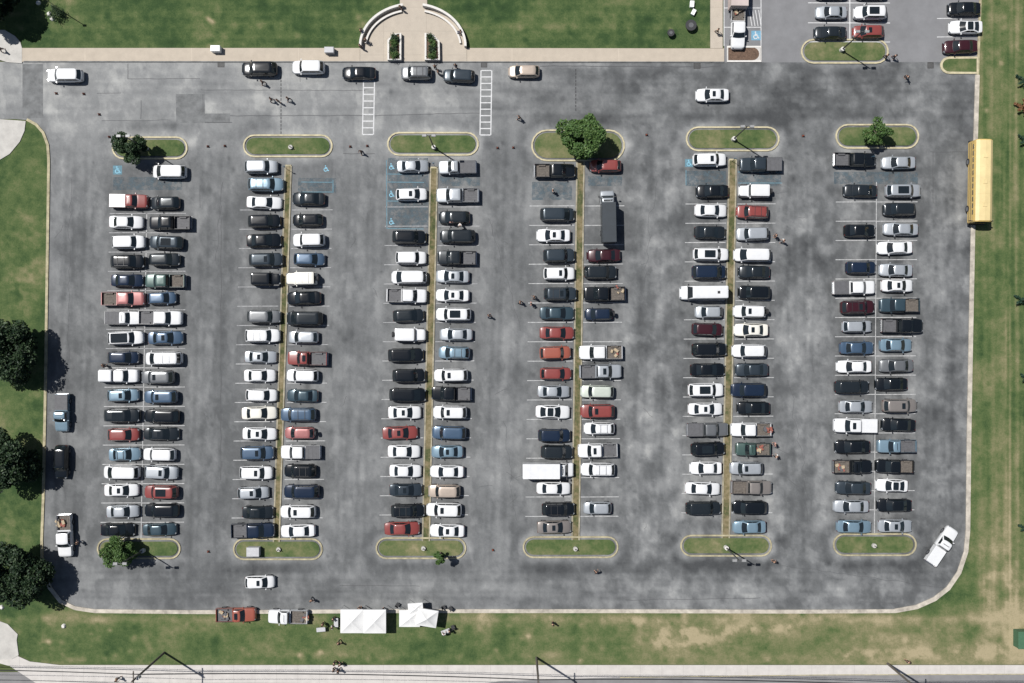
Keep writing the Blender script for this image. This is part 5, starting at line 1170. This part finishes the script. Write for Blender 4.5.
def make_person(pose):
    st = {'stand': 0, 'walk': .26, 'sit': 0, 'bend': .1}[pose]; sit = pose == 'sit'; hp = .46 if sit else .92; ln = .5 if pose == 'bend' else 0
    J = [(0, 0, hp, .14, .11)]; E = []
    def chain(par, pts):
        for p in pts: J.append(p); E.append((par, len(J)-1)); par = len(J)-1
        return par
    ch = chain(0, [(.05*ln*4, 0, hp+.22, .14, .10), (.55*ln, 0, hp+.45-.1*ln, .17, .11)])
    nk = chain(ch, [(.72*ln+.01, 0, hp+.58-.22*ln, .055)]); hd = chain(nk, [(.84*ln+.03, 0, hp+.68-.28*ln, .085, .095), (.90*ln+.025, 0, hp+.80-.34*ln, .07, .08)])
    head = J[hd-1]
    for s_ in (-1, 1):
        f = s_*st
        chain(ch, [(.55*ln, s_*.20, hp+.46-.1*ln, .055), (.55*ln-f*.35+.05, s_*.27, hp+.18-.1*ln, .045), (.6*ln-f*.5+(.14 if sit else .12), s_*.25, hp-.04+.05*ln, .035), (.62*ln-f*.55+.18, s_*.24, hp-.13, .035)])
        if sit: chain(0, [(.08, s_*.10, .46, .09), (.45, s_*.12, .47, .07), (.47, s_*.12, .25, .055), (.46, s_*.12, .07, .045), (.60, s_*.13, .04, .04)])
        else: chain(0, [(.0, s_*.10, hp-.08, .10), (f*.7, s_*.11, .48, .07), (f*1.0-.03, s_*.11, .09, .045), (f*1.0+.14, s_*.12, .04, .04)])
    body = skin_mesh(J, E, 'body'); 
    # shirt and trousers: same joints, a little fuller
    n0 = 3; sh = [J[0]]+[J[1], J[2]]; SJ = [tuple(list(j[:3])+[r+.018 for r in j[3:]]) for j in (J[0], J[1], J[2])]; SE = [(0, 1), (1, 2)]; SJ[0] = (SJ[0][0], 0, SJ[0][2]+.03, .15, .125)
    arm = [i for i in range(len(J)) if i > hd]; per = len(arm)//2; TJ = [(J[0][0], 0, J[0][2]+.02, .152, .122)]; TE = []
    for q in range(2):
        blk = arm[q*per:(q+1)*per]; a4 = blk[:2]; l4 = blk[4:]
        pr = 2
        for i in a4: SJ.append((*J[i][:3], J[i][3]+.02)); SE.append((pr, len(SJ)-1)); pr = len(SJ)-1
        pr = 0
        for i in l4[:-1]: TJ.append((*J[i][:3], J[i][3]+.018)); TE.append((pr, len(TJ)-1)); pr = len(TJ)-1
    shirt = skin_mesh(SJ, SE, 'shirt'); trous = skin_mesh(TJ, TE, 'trousers')
    hb = MB(); n = 12; hx, hy, hz = head[0]-.015, 0, head[2]+.07
    hb.add([(hx+.105*math.cos(p)*math.cos(2*math.pi*i/n), .095*math.cos(p)*math.sin(2*math.pi*i/n), hz+.10*math.sin(p)) for p in (-.3, .2, .7, 1.2) for i in range(n)]+[(hx, 0, hz+.105)],
           [(k_*n+i, k_*n+(i+1) % n, (k_+1)*n+(i+1) % n, (k_+1)*n+i) for k_ in range(3) for i in range(n)]+[(3*n+i, 3*n+(i+1) % n, 4*n) for i in range(n)])
    hair = hb.mesh('hair', HAIR, True)
    return body, shirt, trous, hair
PM = {}
def person(px, py, rz, top, bot, label, pose='stand', group=None, h=1., z=.004):
    if pose not in PM: PM[pose] = make_person(pose)
    root = empty('person', (*P(px, py), z), R(rz)); root.scale = (h, h, h)
    for nm_, me, m in zip(('body', 'shirt', 'trousers', 'hair'), PM[pose], (M['skin'], CL[top], CL[bot], HAIR)):
        o = bpy.data.objects.new(nm_, me); C.objects.link(o); o.parent = root
        if not me.materials: me.materials.append(m)
        o.material_slots[0].link = 'OBJECT'; o.material_slots[0].material = m
    for p_ in PM[pose]: p_.polygons.foreach_set('use_smooth', [True]*len(p_.polygons))
    return tag(root, label, 'person', group)
G1 = 'people crossing the upper road'
person(264, 84, 200, 'black', 'black', 'person in black walking below the black SUV on the upper road', 'walk', G1)
person(272.5, 101, 20, 'black', 'dark grey', 'person in dark clothes left of the sealed joint on the upper road', 'walk', G1)
person(279.5, 102.5, 60, 'navy', 'black', 'person in navy on the sealed joint of the upper road', 'stand', G1)
person(289.5, 100.5, 200, 'black', 'navy', 'person in black right of the sealed joint on the upper road', 'walk', G1)
person(362, 153, 240, 'black', 'black', 'person in black walking left of the third row toward the crosswalk', 'walk')
person(519, 119, 180, 'dark grey', 'black', 'person in dark grey walking above the third and fourth rows', 'walk')
person(362, 33, -20, 'black', 'denim', 'uppermost dark-clothed person at the lower end of the left seat wall', 'stand', 'people at the left seat wall', 1, .11)
person(366.5, 42, 150, 'dark grey', 'black', 'middle person in dark grey at the left seat wall', 'stand', 'people at the left seat wall', 1, .11)
person(361.5, 48.5, 60, 'black', 'black', 'lowest person in black standing at the left seat wall end', 'stand', 'people at the left seat wall', 1, .11)
person(401.5, 10, 230, 'black', 'dark grey', 'person in black at the upper end of the left seat wall', 'stand', None, 1, .11)
person(461, 33.5, 180, 'dark grey', 'navy', 'person in dark grey seated on the right seat wall bench', 'sit', None, 1, .11)
person(435.5, 68.5, 90, 'black', 'black', 'person in black between grey SUV and blue-grey SUV, nearer the kerb', 'stand', 'people beside the stopped SUVs')
person(438.5, 74, 20, 'dark grey', 'black', 'person in dark grey between grey SUV and blue-grey SUV, lower one', 'stand', 'people beside the stopped SUVs')
person(456, 67.5, 250, 'black', 'denim', 'person in black on the kerb side of the blue-grey SUV', 'stand', 'people beside the stopped SUVs')
person(716, 33, 120, 'khaki', 'dark grey', 'person in khaki walking on the walkway beside the white pickup', 'walk', None, 1, .11)
person(884, 58, 100, 'black', 'black', 'left one of two people in black right of the upper lot island', 'walk', 'people in the upper lot')
person(892, 58.5, 90, 'black', 'navy', 'right one of two people in black right of the upper lot island', 'walk', 'people in the upper lot')
person(904.5, 77.5, 260, 'black', 'black', 'person in black on the road below the upper lot', 'bend', 'people in the upper lot')
person(4, 51, 30, 'dark grey', 'black', 'person in dark grey on the walkway at the left edge', 'walk', None, 1, .11)
person(552.5, 192, 0, 'white', 'black', 'person in white shirt standing in the empty bay of the fourth row', 'stand')
person(452, 223.5, 90, 'pink', 'denim', 'person in pink between two dark cars of the third row', 'stand', 'people between cars of the third row')
person(460.5, 224.5, 270, 'white', 'black', 'person in white between two dark cars of the third row', 'bend', 'people between cars of the third row')
person(520, 302.5, 0, 'black', 'black', 'person in black left of the dark-teal sedan, leftmost of three', 'walk', 'people behind the fourth row')
person(531, 304, 180, 'pink', 'dark grey', 'person in pink behind the dark-teal sedan of the fourth row', 'stand', 'people behind the fourth row')
person(534, 297.5, 200, 'black', 'dark grey', 'person in black behind the slate-grey SUV of the fourth row', 'walk', 'people behind the fourth row')
person(489, 316, 40, 'black', 'navy', 'lone person in black walking in the aisle right of the third row', 'walk')
person(774, 236.5, 180, 'dark grey', 'black', 'person in dark grey at the tail of the silver SUV, fifth row', 'stand', 'people behind the fifth row')
person(781.5, 241.5, 200, 'white', 'black', 'person in white in the aisle beside the white minivan, fifth row', 'walk', 'people behind the fifth row')
person(773, 443.5, 180, 'pink', 'navy', 'person in pink behind the tail of the green pickup', 'stand', 'people at the green pickup')
person(774.5, 455.5, 150, 'white', 'black', 'person in white below the tail of the green pickup', 'walk', 'people at the green pickup')
person(81, 541, 170, 'black', 'denim', 'person in black beside the white pickup near the lower left tree', 'walk')
person(595.5, 571.5, 90, 'black', 'black', 'person in black alone on the lower lane below the fourth row', 'bend')
person(772, 560, 100, 'black', 'black', 'person in black on the lower lane below the fifth row', 'stand')
person(313, 598.5, 270, 'black', 'dark grey', 'person in black with arms out on the lane above the verge pickup', 'walk')
person(106.5, 365.5, 20, 'black', 'navy', 'person in black behind the capped white pickup, leftmost row', 'stand')
person(324, 622.5, 180, 'black', 'black', 'person in black behind the white pickup on the verge', 'stand', 'people at the canopies')
person(334.5, 617, 0, 'dark grey', 'black', 'person in dark grey at the table left of the canopies', 'stand', 'people at the canopies')
person(333.5, 625, 10, 'white', 'navy', 'person in white at the table left of the canopies', 'stand', 'people at the canopies')
person(360.5, 606.5, 90, 'black', 'black', 'person in black at the upper edge of the joined canopies', 'stand', 'people at the canopies')
person(384, 608, 180, 'navy', 'black', 'person in navy at the upper right corner of the joined canopies', 'stand', 'people at the canopies')
person(423.5, 607, 90, 'red', 'black', 'person in red above the tilted canopy', 'stand', 'people at the canopies')
person(444.5, 633, 90, 'white', 'dark grey', 'person in white at the table right of the tents', 'bend', 'people at the canopies')
person(450, 629, 200, 'black', 'denim', 'person in black at the table right of the tents', 'stand', 'people at the canopies')
person(340, 641, 60, 'black', 'black', 'lone person in black on the verge below the canopies', 'walk', None)
G2 = 'group of people at the roadside below the canopies'
person(335.5, 661, 0, 'black', 'navy', 'upper left person in black of the group at the roadside', 'stand', G2)
person(341, 662, 150, 'dark grey', 'black', 'right person in dark grey of the group at the roadside', 'walk', G2)
person(335, 667.5, 40, 'white', 'black', 'lower left person in white of the group at the roadside', 'stand', G2, 1, .05)
person(339.5, 668.5, 200, 'navy', 'black', 'lower right person in navy of the group at the roadside', 'walk', G2, 1, .05)
person(552.5, 622, 30, 'black', 'dark grey', 'person in black standing on the verge below the fourth row', 'stand')
person(905, 659.5, 80, 'black', 'black', 'person in black on the verge beside the right utility pole', 'stand')
person(120, 677, 10, 'khaki', 'dark grey', 'person in khaki walking on the pavement at lower left', 'walk', None, 1, .05)
